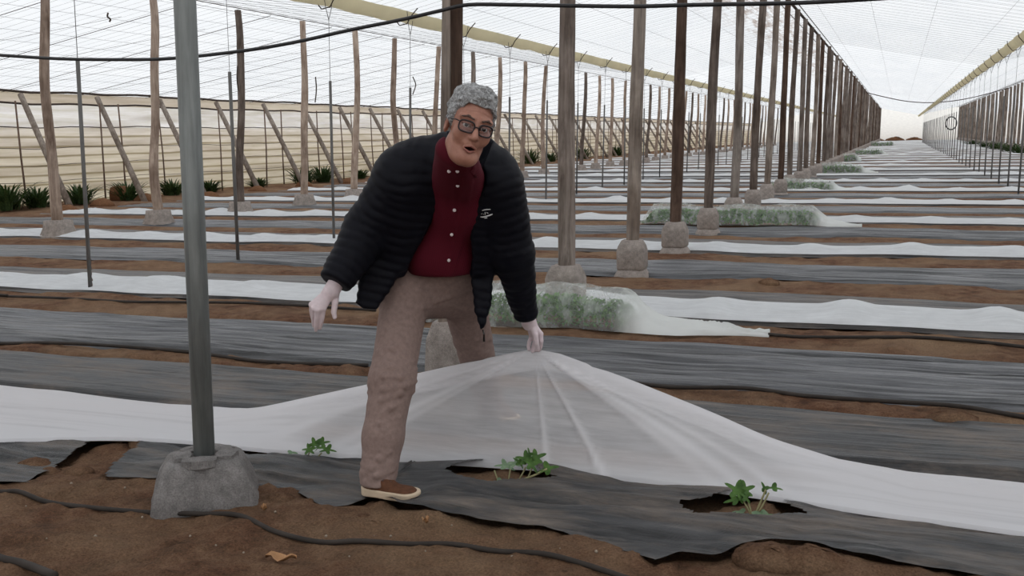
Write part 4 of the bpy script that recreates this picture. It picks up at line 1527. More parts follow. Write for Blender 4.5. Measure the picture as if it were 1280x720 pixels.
# seedlings still under the flat white covers, showing as faint bumps
_cs = None
for k in (1, 2, 3):
    f0 = FRONTS[k]
    lim = [None, (-5.2, 1.6), (-9.5, 1.7), (-9.0, 1.8)][k]
    j0 = math.ceil((lim[0] - BUMP0 - k * .41) / 1.08)
    j = j0
    while BUMP0 + k * .41 + 1.08 * j < lim[1]:
        u = BUMP0 + k * .41 + 1.08 * j
        u -= .8 / (2 * math.pi) * 1.08 * float(fbm(np.array(u * .5), np.array(0.), seed=10 + k * 29 + 7, octv=2))
        j += 1
        if _cs is None:
            rg = np.random.default_rng(3); V_, F_ = [], []
            for q in range(26):
                a = rg.random() * 6.28; r = .02 + .12 * rg.random(); t = rg.uniform(-.3, .4); L_ = .045
                d = np.array((math.cos(a) * math.cos(t), math.sin(a) * math.cos(t), math.sin(t))); p = np.cross(d, (0, 0, 1)); c = np.array((r * math.cos(a), r * math.sin(a), .055 + .02 * rg.random() - .15 * r))
                b = len(V_); V_ += [c - d * L_, c + p * L_ * .6, c + d * L_, c - p * L_ * .6]; F_.append((b, b + 1, b + 2, b + 3))
            _cs = o = local_obj('covered_seedling', V_, F_, MT['weed'])
        else:
            o = _cs.copy(); COL.objects.link(o)
        o.location = (u, f0 + .44, float(ground_base(np.array(u), np.array(f0 + .44))) + .012); o.rotation_euler = (0, 0, random.random() * 6)
        setp(o, 'seedling showing as a faint dark smudge under a flat white row cover', 'seedling', 'seedlings under the flat covers')
# ---------------------------------------------------------------- smooth solid shapes for the figure
class Grid3:
    def __init__(s, lo, hi, h):
        s.lo = np.array(lo, float); s.h = h
        n = np.ceil((np.array(hi, float) - s.lo) / h).astype(int) + 1
        s.n = n
        ax = [s.lo[i] + h * np.arange(n[i]) for i in range(3)]
        s.X, s.Y, s.Z = [a.astype(np.float32) for a in np.meshgrid(*ax, indexing='ij')]


def nets(F, lo, h):
    F = np.asarray(F, np.float32)
    S = F < 0
    n = F.shape
    cnt = np.zeros([k - 1 for k in n], np.int8)
    corners = [(a, b, c) for a in (0, 1) for b in (0, 1) for c in (0, 1)]
    sl = lambda a, b, c: (slice(a, n[0] - 1 + a), slice(b, n[1] - 1 + b), slice(c, n[2] - 1 + c))
    for q in corners: cnt += S[sl(*q)]
    act = (cnt > 0) & (cnt < 8)
    idx = -np.ones(act.shape, np.int64)
    I, J, K = np.nonzero(act)
    idx[act] = np.arange(len(I))
    pos = np.zeros((len(I), 3)); num = np.zeros(len(I))
    for q in corners:
        for ax in range(3):
            if q[ax]: continue
            r = list(q); r[ax] = 1
            fa = F[I + q[0], J + q[1], K + q[2]]; fb = F[I + r[0], J + r[1], K + r[2]]
            m = (fa < 0) != (fb < 0)
            t = np.where(m, fa / np.where(fa == fb, 1, fa - fb), 0)
            p = np.tile(np.array(q, float), (len(I), 1)); p[:, ax] += t
            pos += p * m[:, None]; num += m
    pos /= num[:, None]
    V = (np.stack([I, J, K], 1) + pos) * h + np.asarray(lo)
    faces = []
    for ax in range(3):
        b, c = [(1, 2), (2, 0), (0, 1)][ax]
        s0 = [slice(None)] * 3; s1 = [slice(None)] * 3
        s0[ax] = slice(0, n[ax] - 1); s1[ax] = slice(1, n[ax])
        A, B = S[tuple(s0)], S[tuple(s1)]
        ch = A != B
        ii = np.stack(np.nonzero(ch), 1)
        ok = (ii[:, b] > 0) & (ii[:, c] > 0) & (ii[:, b] < n[b] - 1) & (ii[:, c] < n[c] - 1)
        ii = ii[ok]
        fl = A[tuple(ii.T)]
        def cell(db, dc):
            q = ii.copy(); q[:, b] += db; q[:, c] += dc
            return idx[tuple(q.T)]
        q = np.stack([cell(-1, -1), cell(0, -1), cell(0, 0), cell(-1, 0)], 1)
        q[~fl] = q[~fl][:, ::-1]
        faces.append(q)
    return V, np.concatenate(faces)


def smin(a, b, k):
    h = np.clip(.5 + .5 * (b - a) / k, 0, 1)
    return b * (1 - h) + a * h - k * h * (1 - h)


def smax(a, b, k): return -smin(-a, -b, k)


def rcone(g, a, b, ra, rb, ret_t=False):
    a = np.asarray(a, float); b = np.asarray(b, float); ba = b - a
    t = ((g.X - a[0]) * ba[0] + (g.Y - a[1]) * ba[1] + (g.Z - a[2]) * ba[2]) / (ba @ ba + 1e-12)
    tc = np.clip(t, 0, 1)
    d = np.sqrt((g.X - a[0] - tc * ba[0]) ** 2 + (g.Y - a[1] - tc * ba[1]) ** 2 + (g.Z - a[2] - tc * ba[2]) ** 2) - (ra + (rb - ra) * tc)
    return (d, t * math.sqrt(ba @ ba)) if ret_t else d


def ellip(g, c, r, R=None):
    x, y, z = g.X - c[0], g.Y - c[1], g.Z - c[2]
    if R is not None:
        R = np.asarray(R)
        x, y, z = [R[0, i] * x + R[1, i] * y + R[2, i] * z for i in range(3)]
    k0 = np.sqrt((x / r[0]) ** 2 + (y / r[1]) ** 2 + (z / r[2]) ** 2)
    k1 = np.sqrt((x / r[0] ** 2) ** 2 + (y / r[1] ** 2) ** 2 + (z / r[2] ** 2) ** 2) + 1e-9
    return k0 * (k0 - 1) / k1


def poly2(x, y, poly):
    P = np.asarray(poly, float)
    d = np.full(x.shape, 1e9); s = np.zeros(x.shape, bool)
    n = len(P)
    for i in range(n):
        a, b = P[i], P[(i + 1) % n]
        e = b - a
        wx, wy = x - a[0], y - a[1]
        t = np.clip((wx * e[0] + wy * e[1]) / (e @ e), 0, 1)
        d = np.minimum(d, (wx - e[0] * t) ** 2 + (wy - e[1] * t) ** 2)
        c = ((b[1] > y) != (a[1] > y)) & (x < (a[0] - b[0]) * (y - b[1]) / (a[1] - b[1] + 1e-12) + b[0])
        s ^= c
    return np.where(s, -1, 1) * np.sqrt(d)


def rot(axis, deg):
    return np.array(Matrix.Rotation(math.radians(deg), 3, axis))


def view_obj(name, F, lo, h, mats, parent=None, xf=None, fmf=None, loc=None):
    """solid given in the viewer frame (or in a local frame with xf=(R, t)) -> mesh object in the world"""
    V, Q = nets(F, lo, h)
    fm = fmf(V, Q) if fmf else None
    if xf is not None: V = V @ np.asarray(xf[0]).T + np.asarray(xf[1])
    u = V[:, 0] * RX[0] + V[:, 1] * RX[1]; v = V[:, 0] * RY[0] + V[:, 1] * RY[1]
    return obj(name, np.stack([u, v, V[:, 2]], 1), Q, mats, parent, True, fm, loc)


def view_mesh(name, V, f, mats, parent=None, xf=None, smoothf=True, fm=None):
    V = np.asarray(V, float)
    if xf is not None: V = V @ np.asarray(xf[0]).T + np.asarray(xf[1])
    u = V[:, 0] * RX[0] + V[:, 1] * RX[1]; v = V[:, 0] * RY[0] + V[:, 1] * RY[1]
    return obj(name, np.stack([u, v, V[:, 2]], 1), f, mats, parent, smoothf, fm)
# ---------------------------------------------------------------- the man
H_ROT = rot('Y', 17) @ rot('Z', 17) @ rot('X', 3)
H_POS = D(586.5, 158.5, 3.62)
HX = (H_ROT, H_POS)


def hp_(p): return H_ROT @ np.asarray(p, float) + H_POS


# --- head, neck and upper chest: one continuous body
g = Grid3((-.125, -.16, -.30), (.125, .16, .19), .0026)
X, Y, Z = g.X, g.Y, g.Z
aX = np.abs(X)
class _S: pass
gs = _S(); gs.X, gs.Y, gs.Z = aX, Y, Z      # mirrored half
f = ellip(g, (0, .018, .045), (.077, .096, .088))
f = smin(f, ellip(g, (0, -.026, -.025), (.061, .066, .088)), .03)
f = smin(f, rcone(gs, (.047, -.004, -.068), (.015, -.066, -.104), .018, .021), .028)
f = smin(f, ellip(g, (0, -.072, -.105), (.024, .018, .017)), .018)
f = smin(f, ellip(g, (0, -.03, -.105), (.046, .045, .03)), .03)          # soft under-chin
f = smin(f, ellip(gs, (.043, -.062, -.022), (.024, .022, .026)), .022)   # cheeks
f = smin(f, rcone(gs, (.012, -.083, .034), (.052, -.066, .034), .011, .010), .014)  # brow
f = smax(f, -ellip(gs, (.033, -.101, .010), (.021, .022, .014)), .012)   # sockets
f = smin(f, rcone(g, (0, -.088, .018), (0, -.1115, -.025), .0080, .0120), .012)
f = smin(f, ellip(gs, (.0125, -.099, -.029), (.0085, .011, .008)), .007)
f = smax(f, -ellip(gs, (.007, -.112, -.0405), (.0042, .006, .004)), .003)
f = smin(f, rcone(gs, (.0, -.088, -.046), (.014, -.084, -.050), .011, .009), .014)   # muzzle
f = smax(f, -rcone(gs, (.021, -.104, -.034), (.034, -.091, -.066), .0030, .0035), .009)  # smile fold
f = smax(f, -ellip(g, (.001, -.100, -.067), (.023, .026, .0085)), .004)  # open mouth
f = smin(f, rcone(gs, (.0, -.0985, -.0565), (.023, -.0870, -.065), .0038, .0026), .005)
f = smin(f, rcone(gs, (.0, -.0955, -.0785), (.022, -.0860, -.0705), .0048, .0028), .005)
f = smin(f, rcone(gs, (.017, -.0920, .0168), (.049, -.0770, .0146), .0054, .0047), .005)   # upper lid
f = smin(f, rcone(gs, (.018, -.0895, -.0015), (.047, -.0765, -.001), .0045, .0040), .006)   # lower lid
for k, zz in enumerate((.056, .066, .076)):
    f = f + .0011 * np.exp(-((Z - zz - .004 * np.cos(X * 60)) / .0022) ** 2) * (Y < -.05)
# ears
er = rot('Z', 18)
e = ellip(gs, (.077, .012, -.010), (.010, .021, .031), er)
e = smax(e, -ellip(gs, (.087, .005, -.008), (.008, .012, .019), er), .004)
f = smin(f, e, .008)
_nb = H_ROT.T @ (D(579, 226, 4.0) - H_POS)
nk = rcone(g, (0, .022, -.07), _nb, .056, .062)
f = smin(f, nk, .03)
f = np.maximum(f, -.235 - Z)


def face_parts(V, Q):
    c = V[Q].mean(1)
    inm = (((c[:, 0] - .001) / .022) ** 2 + ((c[:, 2] + .067) / .0088) ** 2 < 1) & (c[:, 1] > -.0885 + 4 * c[:, 0] ** 2) & (c[:, 1] < -.05)
    ax = np.abs(c[:, 0])
    up = (np.abs(c[:, 2] - (-.0585 - ax * .30)) < .0042) & (ax < .021) & (c[:, 1] < -.084)
    lo = (np.abs(c[:, 2] - (-.0785 + ax * .35)) < .0052) & (ax < .019) & (c[:, 1] < -.082)
    return np.where(inm, 2, np.where(up | lo, 1, 0))


foot_at = G(481, 624)
person = view_obj('person', f, g.lo, g.h, [MT['skin'], MT['lip'], MT['mouth']], None, HX, face_parts, loc=(foot_at[0], foot_at[1], .03))
setp(person, 'person with grey hair, glasses and a dark padded jacket, stooping to lift a white cover', 'person')

# --- hair
ha = Grid3((-.12, -.13, -.11), (.12, .15, .185), .0028)
X, Y, Z = ha.X, ha.Y, ha.Z
n1 = fbm(X * 30 + 3 + 2 * fbm(X * 12, Y * 12, Z * 12, seed=6, octv=1), Y * 22, Z * 34, seed=5, octv=3)
n2 = vnoise(X * 110, Y * 110, Z * 110, seed=9)
h = ellip(ha, (0, .020, .050), (.084, .103, .092)) - .004 - .012 * n1 - .002 * n2 - .008 * smooth(.07, .13, Z)
front = np.where(Y < -.012, .074 - .30 * np.clip(np.abs(X) - .03, 0, 1) + .02 * smooth(.06, .078, np.abs(X)), 0)
line = np.interp(np.asarray(Y), [-.10, -.055, -.035, -.018, -.004, .03, .06, .15], [.090, .078, .050, -.012, -.026, -.004, -.05, -.062])
line = line - .012 * smooth(.03, .065, np.abs(X)) * (Y < -.05) + .012 * n1
h = smax(h, line - Z, .006)
inner = ellip(ha, (0, .018, .045), (.070, .088, .082))
h = np.maximum(h, -inner)
view_obj('hair', h, ha.lo, ha.h, MT['hair'], person, HX)

# --- eyebrows, eyes, spectacles
for s in (-1, 1):
    b = Grid3((-.07, -.12, .005), (.07, -.04, .065), .0022)
    f = rcone(b, (s * .016, -.0935, .0335), (s * .036, -.0885, .0400), .0034, .0038)
    f = smin(f, rcone(b, (s * .036, -.0895, .0400), (s * .055, -.0755, .0335), .0038, .0022), .004)
    f = f - .0022 * vnoise(b.X * 260, b.Y * 200, b.Z * 160, seed=3)
    view_obj('eyebrow', f, b.lo, b.h, MT['brow'], person, HX)
    V, Q, fm = [], [], []
    gz = H_ROT.T @ np.array((0, -1, 0.02)); gz[0] = .6 * gz[0] + .1 * s * 0
    gz /= np.linalg.norm(gz); ga = np.cross(gz, (0, 0, 1.)); ga /= np.linalg.norm(ga); gb = np.cross(ga, gz)
    nu, nv = 18, 16
    for i in range(nv + 1):
        for j in range(nu):
            p, q = math.pi * i / nv, 2 * math.pi * j / nu
            V.append(np.array((s * .0325, -.0772, .0085)) + .0125 * (gz * math.cos(p) + ga * math.sin(p) * math.cos(q) + gb * math.sin(p) * math.sin(q)))
    for i in range(nv):
        for j in range(nu):
            Q.append((i * nu + j, i * nu + (j + 1) % nu, (i + 1) * nu + (j + 1) % nu, (i + 1) * nu + j)); fm.append(1 if i < 3 else 0)
    view_mesh('eye', V, Q, [MT['eye'], MT['iris']], person, HX, True, fm)

gl = MB()
lens_pts = {}
for s in (-1, 1):
    pts = []
    for q in np.linspace(0, 2 * math.pi, 41):
        c_, s_ = math.cos(q), math.sin(q)
        rr = (abs(c_) ** 3.2 + abs(s_) ** 3.2) ** (-1 / 3.2)
        x = s * .0345 + .0262 * c_ * rr; z = .0045 + .0192 * s_ * rr - .003 * (1 - s_) * 0
        y = -.1035 + 4.2 * x * x
        pts.append((x, y, z))
    lens_pts[s] = pts
    gl.tube(pts, .0031, 7, False)
    gl.tube([(s * .0345 + s * .0255, -.1035 + 4.2 * .06 ** 2, .015), (s * .071, -.078, .017), (s * .079, -.03, .014), (s * .084, .012, .012), (s * .083, .03, -.002)], .0021, 6)
gl.tube([(-.0095, -.104, .008), (0, -.1065, .0105), (.0095, -.104, .008)], .0023, 6)
spec = view_mesh('eyeglasses', gl.v, gl.f, MT['frame'], person, HX)
for s in (-1, 1):
    pts = lens_pts[s][:-1]
    c = np.mean(pts, 0)
    V = [c] + pts + [c + np.array((0, .0008, 0))] + [np.array(p) + np.array((0, .0008, 0)) for p in pts]
    n = len(pts)
    Q = [(0, 1 + k, 1 + (k + 1) % n) for k in range(n)] + [(n + 1, n + 2 + (k + 1) % n, n + 2 + k) for k in range(n)] + [(1 + k, n + 2 + k, n + 2 + (k + 1) % n, 1 + (k + 1) % n) for k in range(n)]
    view_mesh('lens', V, Q, MT['glass'], spec, HX)

# --- trousers
def L(p, q): return rcone(g, p[:3], q[:3], p[3], q[3])


def J(x, y, d, r): return (*D(x, y, d), r)


hipR, kneeR, shinR, ankR = J(508, 362, 4.22, .098), J(490, 475, 3.96, .088), J(479, 545, 3.88, .078), J(473, 592, 3.83, .067)
hemR = J(470.5, 616, 3.815, .068)
hem_z = D(474, 606, 3.80)[2]
hipL, kneeL, ankL = J(577, 362, 4.38, .100), J(600, 462, 4.62, .078), J(622, 532, 4.98, .062)
pel = J(545, 345, 4.32, .155)
lo = np.min([np.array(j[:3]) - .2 for j in (hipR, kneeR, hemR, hipL, kneeL, ankL)], 0); hi = np.max([np.array(j[:3]) + .2 for j in (hipR, kneeR, hemR, hipL, kneeL, ankL)], 0)
g = Grid3((lo[0], lo[1], hem_z - .08), (hi[0], hi[1], pel[2] + .16), .0054)
f = rcone(g, hipR[:3], kneeR[:3], hipR[3], kneeR[3])
f2 = smin(rcone(g, kneeR[:3], shinR[:3], kneeR[3] * .985, shinR[3]), rcone(g, shinR[:3], hemR[:3], shinR[3], hemR[3]), .03)
f = smin(f, f2, .03)
fl = smin(rcone(g, hipL[:3], kneeL[:3], hipL[3], kneeL[3]), rcone(g, kneeL[:3], ankL[:3], kneeL[3], ankL[3]), .03)
seat = smin(rcone(g, hipR[:3], hipL[:3], .125, .125), ellip(g, D(545, 340, 4.30), (.20, .15, .13)), .05)
f = smin(smin(f, fl, .02), seat, .04)
# creases gathered behind the knee, across the thigh top and above the hem
zk = kneeR[2]
X, Y, Z = g.X, g.Y, g.Z
cr = fbm(X * 6, Y * 6, Z * 24 + X * 14, seed=4, octv=3)
cr2 = 1 - np.abs(fbm(X * 4 + 5, Y * 4, Z * 17 - X * 9, seed=14, octv=2)) * 2.4
wgt = .08 + .7 * np.exp(-((Z - zk) / .11) ** 2) + 1.2 * np.exp(-((Z - hemR[2] - .05) / .06) ** 2) + .5 * np.exp(-((Z - hipR[2] + .06) / .07) ** 2)
f = f - np.minimum(wgt, 1.1) * (.0055 * cr + .0045 * np.clip(cr2, -.6, 1))
def hit_depth(x, y):
    p0, p1 = D(x, y, 3.4), D(x, y, 4.9)
    t = np.linspace(0, 1, 700)
    q = p0[None] * (1 - t[:, None]) + p1[None] * t[:, None]
    ii = np.clip(((q - g.lo) / g.h).astype(int), 0, np.array(f.shape) - 1)
    k = np.nonzero(f[ii[:, 0], ii[:, 1], ii[:, 2]] < 0)[0]
    return q[k[0]] if len(k) else None


def crease(px, r):
    pts = [hit_depth(x, y) for x, y in px]
    pts = [p + np.array((0, r * .35, 0)) for p in pts if p is not None]
    for i, (a, b) in enumerate(zip(pts, pts[1:])):
        lo_ = np.maximum(((np.minimum(a, b) - .05 - g.lo) / g.h).astype(int), 0); hi_ = np.minimum(((np.maximum(a, b) + .05 - g.lo) / g.h).astype(int) + 1, f.shape)
        sl_ = tuple(slice(p, q) for p, q in zip(lo_, hi_))
        q = _S(); q.X, q.Y, q.Z = g.X[sl_], g.Y[sl_], g.Z[sl_]
        e0 = .55 if i == 0 else 1; e1 = .5 if i == len(pts) - 2 else 1
        f[sl_] = smin(f[sl_], rcone(q, a, b, r * e0 * 1.15, r * e1 * 1.15), .011)


for px, r in [([(463, 479), (480, 471), (500, 472), (521, 461)], .010), ([(461, 491), (480, 487), (505, 483), (520, 477)], .011), ([(461, 502), (478, 501), (500, 492), (517, 490)], .010), ([(468, 467), (490, 459), (517, 452)], .009),
              ([(470, 418), (495, 406), (530, 398)], .008), ([(472, 400), (500, 393), (535, 384)], .008), ([(471, 440), (490, 436), (526, 420)], .008), ([(452, 580), (466, 586), (490, 578)], .010), ([(452, 591), (470, 595), (491, 589)], .010), ([(455, 569), (474, 574), (488, 565)], .009),
              ([(541, 379), (560, 371), (588, 363)], .008), ([(541, 374), (525, 364), (503, 357)], .008), ([(543, 384), (528, 384), (505, 374)], .008), ([(470, 525), (488, 510), (506, 500)], .008), ([(457, 540), (475, 530), (500, 522)], .007), ([(560, 405), (580, 396), (606, 392)], .008), ([(575, 430), (594, 424), (613, 424)], .008)]:
    crease(px, r)
hem_cut = hem_z - Z
f = smax(f, np.where(Y < 4.3, hem_cut, ankL[2] - .07 - Z), .006)
view_obj('trousers', f, g.lo, g.h, MT['trousers'], person)

# --- shoes
def shoe(heel, toe, lift=0.0):
    a = np.array(heel, float); b = np.array(toe, float)
    ax = b - a; Lh = np.linalg.norm(ax); ax /= Lh
    ang = math.atan2(ax[1], ax[0])
    R_ = np.array(Matrix.Rotation(ang, 3, 'Z'))
    t = a
    g = Grid3((-.05, -.08, -.02), (Lh + .05, .08, .16), .0035)
    fp = np.minimum(rcone(g, (.038, 0, 0), (.038, 0, .0), .036, .036), 1e3)
    def foot2(gx, gy, grow):
        gg = _S(); gg.X, gg.Y, gg.Z = gx, gy, np.zeros_like(gx)
        d = smin(rcone(gg, (.036, 0, 0), (Lh * .5, .004, 0), .036, .036), rcone(gg, (Lh * .5, .004, 0), (Lh - .052, .0, 0), .038, .048), .03)
        return d - grow
    sole2 = foot2(g.X, g.Y, .003)
    zs = .004 * smooth(Lh * .7, Lh, g.X) * 4
    sole = np.maximum(sole2, np.maximum(g.Z - .026 - .004 * smooth(.08, .0, g.X), zs - g.Z)) - .002
    top = .098 - .052 * smooth(.06, Lh * .62, g.X) - .012 * smooth(Lh * .6, Lh, g.X)
    up = smax(foot2(g.X, g.Y, -.002 - np.clip(g.Z - .03, 0, 1) * .30), g.Z - top, .03)
    up = np.maximum(up, .022 - g.Z)
    up = smin(up, rcone(g, (.052, 0, .050), (.050, 0, .065), .036, .036), .02)
    up = up - .0015 * fbm(g.X * 25, g.Y * 25, g.Z * 25, seed=6, octv=3)
    s = view_obj('shoe', up, g.lo, g.h, MT['shoe'], person, (R_, t))
    view_obj('sole', sole, g.lo, g.h, MT['sole'], s, (R_, t))
    m = MB()
    for k in range(4):
        x = .098 + .02 * k
        zz = .098 - .052 * float(smooth(.06, Lh * .62, np.array(x))) - .008
        m.tube([(x, -.024, zz - .006), (x + .004, 0, zz + .004), (x, .024, zz - .006)], .0026, 6)
    view_mesh('laces', m.v, m.f, MT['brow'], s, (R_, t))


ground_z = .036


def on_level(x, y, z):
    a, b, d = ray(x, y)
    k = (z - CAM_H) / d
    return np.array((a * k, b * k, z))


_off = np.array((.012, .042, 0))
shoe(on_level(449, 620, ground_z) + _off, on_level(519, 629, ground_z) + _off)
shoe((ankL[0] - .02, ankL[1] + .03, .03), (ankL[0] + .08, ankL[1] - .21, .03))

# --- shirt
lo = D(460, 360, 4.3); hi = D(640, 180, 4.3)
g = Grid3((-.56, 3.50, .68), (.12, 4.56, 1.46), .0062)
X, Y, Z = g.X, g.Y, g.Z
chest = D(576, 248, 4.05)
belly = D(553, 314, 4.18)
f = rcone(g, hp_((-.003, .030, -.10)), D(578, 236, 4.02), .061, .10)
f = smin(f, ellip(g, chest, (.145, .125, .15)), .06)
f = smin(f, ellip(g, belly, (.165, .150, .165)), .12)
f = smin(f, rcone(g, hp_((-.038, .055, -.100)), D(566, 232, 4.0), .046, .085), .03)
f = f - .0030 * fbm(X * 4 + Z * 3, Y * 3, Z * 11, seed=31, octv=3)
# placket down the front
px = [D(590, 205, 3.8), D(583, 240, 3.83), D(573, 300, 3.92), D(560, 347, 3.98)]
pxz = np.interp(Z, [p[2] for p in px][::-1], [p[0] for p in px][::-1])
f = f - .0045 * smooth(.021, .017, np.abs(X - pxz)) * (Y < 4.1)
hemz = D(553, 347, 3.97)[2]
f = smax(f, hemz - .012 - Z + .04 * np.clip(np.abs(X - belly[0]) - .05, 0, 1), .012)
lx, ly, lz = [sum((c_ - H_POS[i]) * H_ROT[i, k] for i, c_ in enumerate((X, Y, Z))) for k in range(3)]
f = smax(f, lz + .112 - .3 * ly - .9 * np.clip(-lx - .02, 0, .06), .006)
FS = f
shirt = view_obj('shirt', f, g.lo, g.h, MT['shirt'], person)


def ray_hit(F, g, x, y, d0=3.3, d1=4.7):
    for d in np.arange(d0, d1, .003):
        p = D(x, y, d)
        i = ((p - g.lo) / g.h).astype(int)
        if (i < 0).any() or (i >= np.array(F.shape)).any(): continue
        if F[tuple(i)] < 0: return p
    return D(x, y, d1)


# collar of the shirt: two pointed flaps
for pts in ([(566, 198), (570, 192), (577, 204), (572, 219), (565, 212)], [(603, 203), (609, 198), (607, 219), (594, 222), (587, 214), (592, 208)]):
    P0 = [ray_hit(FS, g, x, y) for x, y in pts]
    P0 = [p for p in P0 if p[1] < 4.2]
    pts = P0
    c = np.mean(P0, 0)
    V = [p + np.array((0, -.010, 0)) for p in P0] + [p + np.array((0, .006, 0)) for p in P0] + [c + np.array((0, -.014, 0))]
    n = len(pts)
    Q = [(k, (k + 1) % n, n + (k + 1) % n, n + k) for k in range(n)] + [(2 * n, (k + 1) % n, k) for k in range(n)] + [tuple(range(n, 2 * n))]
    view_mesh('collar', V, Q, MT['shirt'], shirt)
for (x, y) in [(561.5, 214), (572, 214), (572.3, 232), (568.3, 262.5), (564.8, 293), (561.3, 325)]:
    p = ray_hit(FS, g, x, y)
    R_ = rot('X', 90)
    V, Q = [], []
    for zz, r in ((-.004, .0062), (.004, .0066), (.0055, .0045), (.0050, .0)):
        for k in range(12):
            q = 2 * math.pi * k / 12
            V.append(p + np.array((r * math.cos(q), -zz - .0105, r * math.sin(q))))
    for i in range(3):
        for k in range(12): Q.append((i * 12 + k, i * 12 + (k + 1) % 12, (i + 1) * 12 + (k + 1) % 12, (i + 1) * 12 + k))
    view_mesh('button', V, Q, MT['button'], shirt)

# --- padded jacket
shR, elR, wrR = D(503, 221, 4.02), D(461, 285, 4.05), D(423, 347, 3.93)
shL, elL, wrL = D(622, 232, 4.00), D(640, 315, 4.10), D(657, 392, 4.22)
g = Grid3((-.84, 3.62, .50), (.25, 4.62, 1.45), .0064)
X, Y, Z = g.X, g.Y, g.Z


def baffle(d, s, sp, amp, ph=0.0): return d - amp * np.abs(np.sin(np.pi * (s / sp + ph))) ** .7 + amp * .5


def puff(a, b, ra, rb, sp, amp, ph=0.0, wob=.012):
    d, s = rcone(g, a, b, ra, rb, True)
    s = s + wob * vnoise(X * 9, Y * 9, Z * 9, seed=77)
    return baffle(d, s, sp, amp, ph)


bodyR = puff(D(511, 226, 4.04), D(497, 325, 4.17), .145, .128, .038, .005)
bodyL = puff(D(610, 228, 4.03), D(592, 335, 4.20), .132, .118, .038, .005)
bodyC = puff(D(565, 214, 4.07), D(548, 322, 4.26), .150, .170, .038, .005)
f = smin(smin(bodyR, bodyC, .06), bodyL, .06)
f = smin(f, puff(D(528, 201, 4.02), D(610, 209, 4.02), .086, .076, .038, .004), .06)
# standing collar
ck = [D(552, 200, 3.93), D(553, 180, 4.0), D(578, 172, 4.10), D(606, 182, 4.05), D(613, 200, 3.97), D(612, 222, 3.92)]
for q, (a, b) in enumerate(zip(ck, ck[1:])): f = smin(f, rcone(g, a, b, .028 - .001 * q, .027 - .001 * q), .035)
armR = smin(puff(shR, elR, .108, .094, .036, .0055), puff(elR, wrR, .096, .068, .036, .0055), .03)
armL = smin(puff(shL, elL, .102, .088, .036, .0055), puff(elL, wrL, .086, .050, .036, .0055), .03)
cut = lambda a, b, x: ((X - b[0]) * (b - a)[0] + (Y - b[1]) * (b - a)[1] + (Z - b[2]) * (b - a)[2]) / np.linalg.norm(b - a)
armR = smax(armR, cut(elR, wrR, 0) - .028, .012)
armL = smax(armL, cut(elL, wrL, 0) - .020, .012)
# opening down the front
op = [(556, 150), (560, 196), (556, 228), (546, 262), (531, 292), (514, 322), (500, 352), (498, 420), (600, 420), (590, 350), (588, 300), (592, 250), (602, 214), (612, 190), (625, 150)]
opz = [D(x, y, 3.93)[[0, 2]] for x, y in op]
po = poly2(X, Z, opz)
axis_y = np.interp(Z, [belly[2], chest[2], chest[2] + .14], [4.22, 4.12, 4.02])
f = smax(f, -np.maximum(po, Y - axis_y), .010)
hemj = D(545, 340, 4.2)[2]
f = smax(f, hemj - Z, .01)
# hanging front panels
for poly, yc, th in (([(508, 285), (482, 278), (461, 318), (447, 352), (445, 378), (455, 386), (470, 386), (485, 366), (496, 345), (512, 322)], 4.06, .030),
                     ([(586, 285), (620, 285), (618, 330), (613, 380), (606, 408), (601, 411), (595, 392), (588, 340)], 4.12, .026)):
    pz = [D(x, y, yc - .03)[[0, 2]] for x, y in poly]
    pd = poly2(X, Z, pz)
    yy = yc + .10 * (Z - D(480, 340, yc)[2])
    s = Z * 1.0 + .25 * X
    d = smax(pd, np.abs(Y - yy) - th, .02)
    d = baffle(d, s + .012 * vnoise(X * 9, Y * 9, Z * 9, seed=7), .038, .005)
    f = smin(f, d, .02)
f = smin(smin(f, armR, .018), armL, .018)
f = f - .006 * fbm(X * 6, Y * 6, Z * 11, seed=52, octv=3) - .004 * np.abs(fbm(X * 14, Y * 14, Z * 20, seed=53, octv=2))
# room for the neck and head
hh = ellip(g, H_POS + np.array((0, .0, .0)), (.10, .12, .135))
f = smax(f, -hh, .01)
inside = rcone(g, hp_((0, .03, -.08)), D(578, 236, 4.0), .088, .088)
f = smax(f, -np.maximum(inside, Y - 4.02), .01)
FJ = f
jacket = view_obj('jacket', f, g.lo, g.h, MT['jacket'], person)
# light piping inside the collar and the front edge zip with its puller
m = MB()
zp = []
for x, y in [(603, 224), (596, 245), (592.5, 275), (590, 305), (589.5, 335)]:
    p = ray_hit(FJ, g, x + 2.5, y); zp.append(p + np.array((0, .001, 0)))
m.tube(zp, .0032, 6)
setp(view_mesh('zip_edge', m.v, m.f, MT['iris'], jacket), 'zip along the open front edge')
m = MB()
p = D(603.5, 412, 4.11)
m.tube([p, p + np.array((.004, 0, -.02)), p + np.array((.004, 0, -.05))], [.003, .004, .005], 6)
setp(view_mesh('zip_puller', m.v, m.f, MT['iris'], jacket), 'dark zip puller hanging from the hem corner')
m = MB()
for segs in ([(603, 263, 1), (605.5, 262.2, 1), (609, 261.8, 1), (613, 261.6, .8)], [(601.8, 267.5, .6), (604, 266, .8), (605, 268, .6)], [(606.5, 265, .8), (606.5, 268.4, .6)], [(608, 265.5, .6), (610.5, 266.4, .6)], [(600.5, 271, .8), (604, 271.2, 1.2), (608, 270, 1.6), (612, 269, 1.5), (615.5, 267.6, .9)], [(605.5, 272.6, .6), (609, 272, .9)]):
    m.tube([ray_hit(FJ, g, x, y) + np.array((0, -.008, 0)) for x, y, r in segs], [.0022 * r for x, y, r in segs], 5)
setp(view_mesh('logo_print', m.v, m.f, MT['logo'], jacket), 'small white print on the chest')

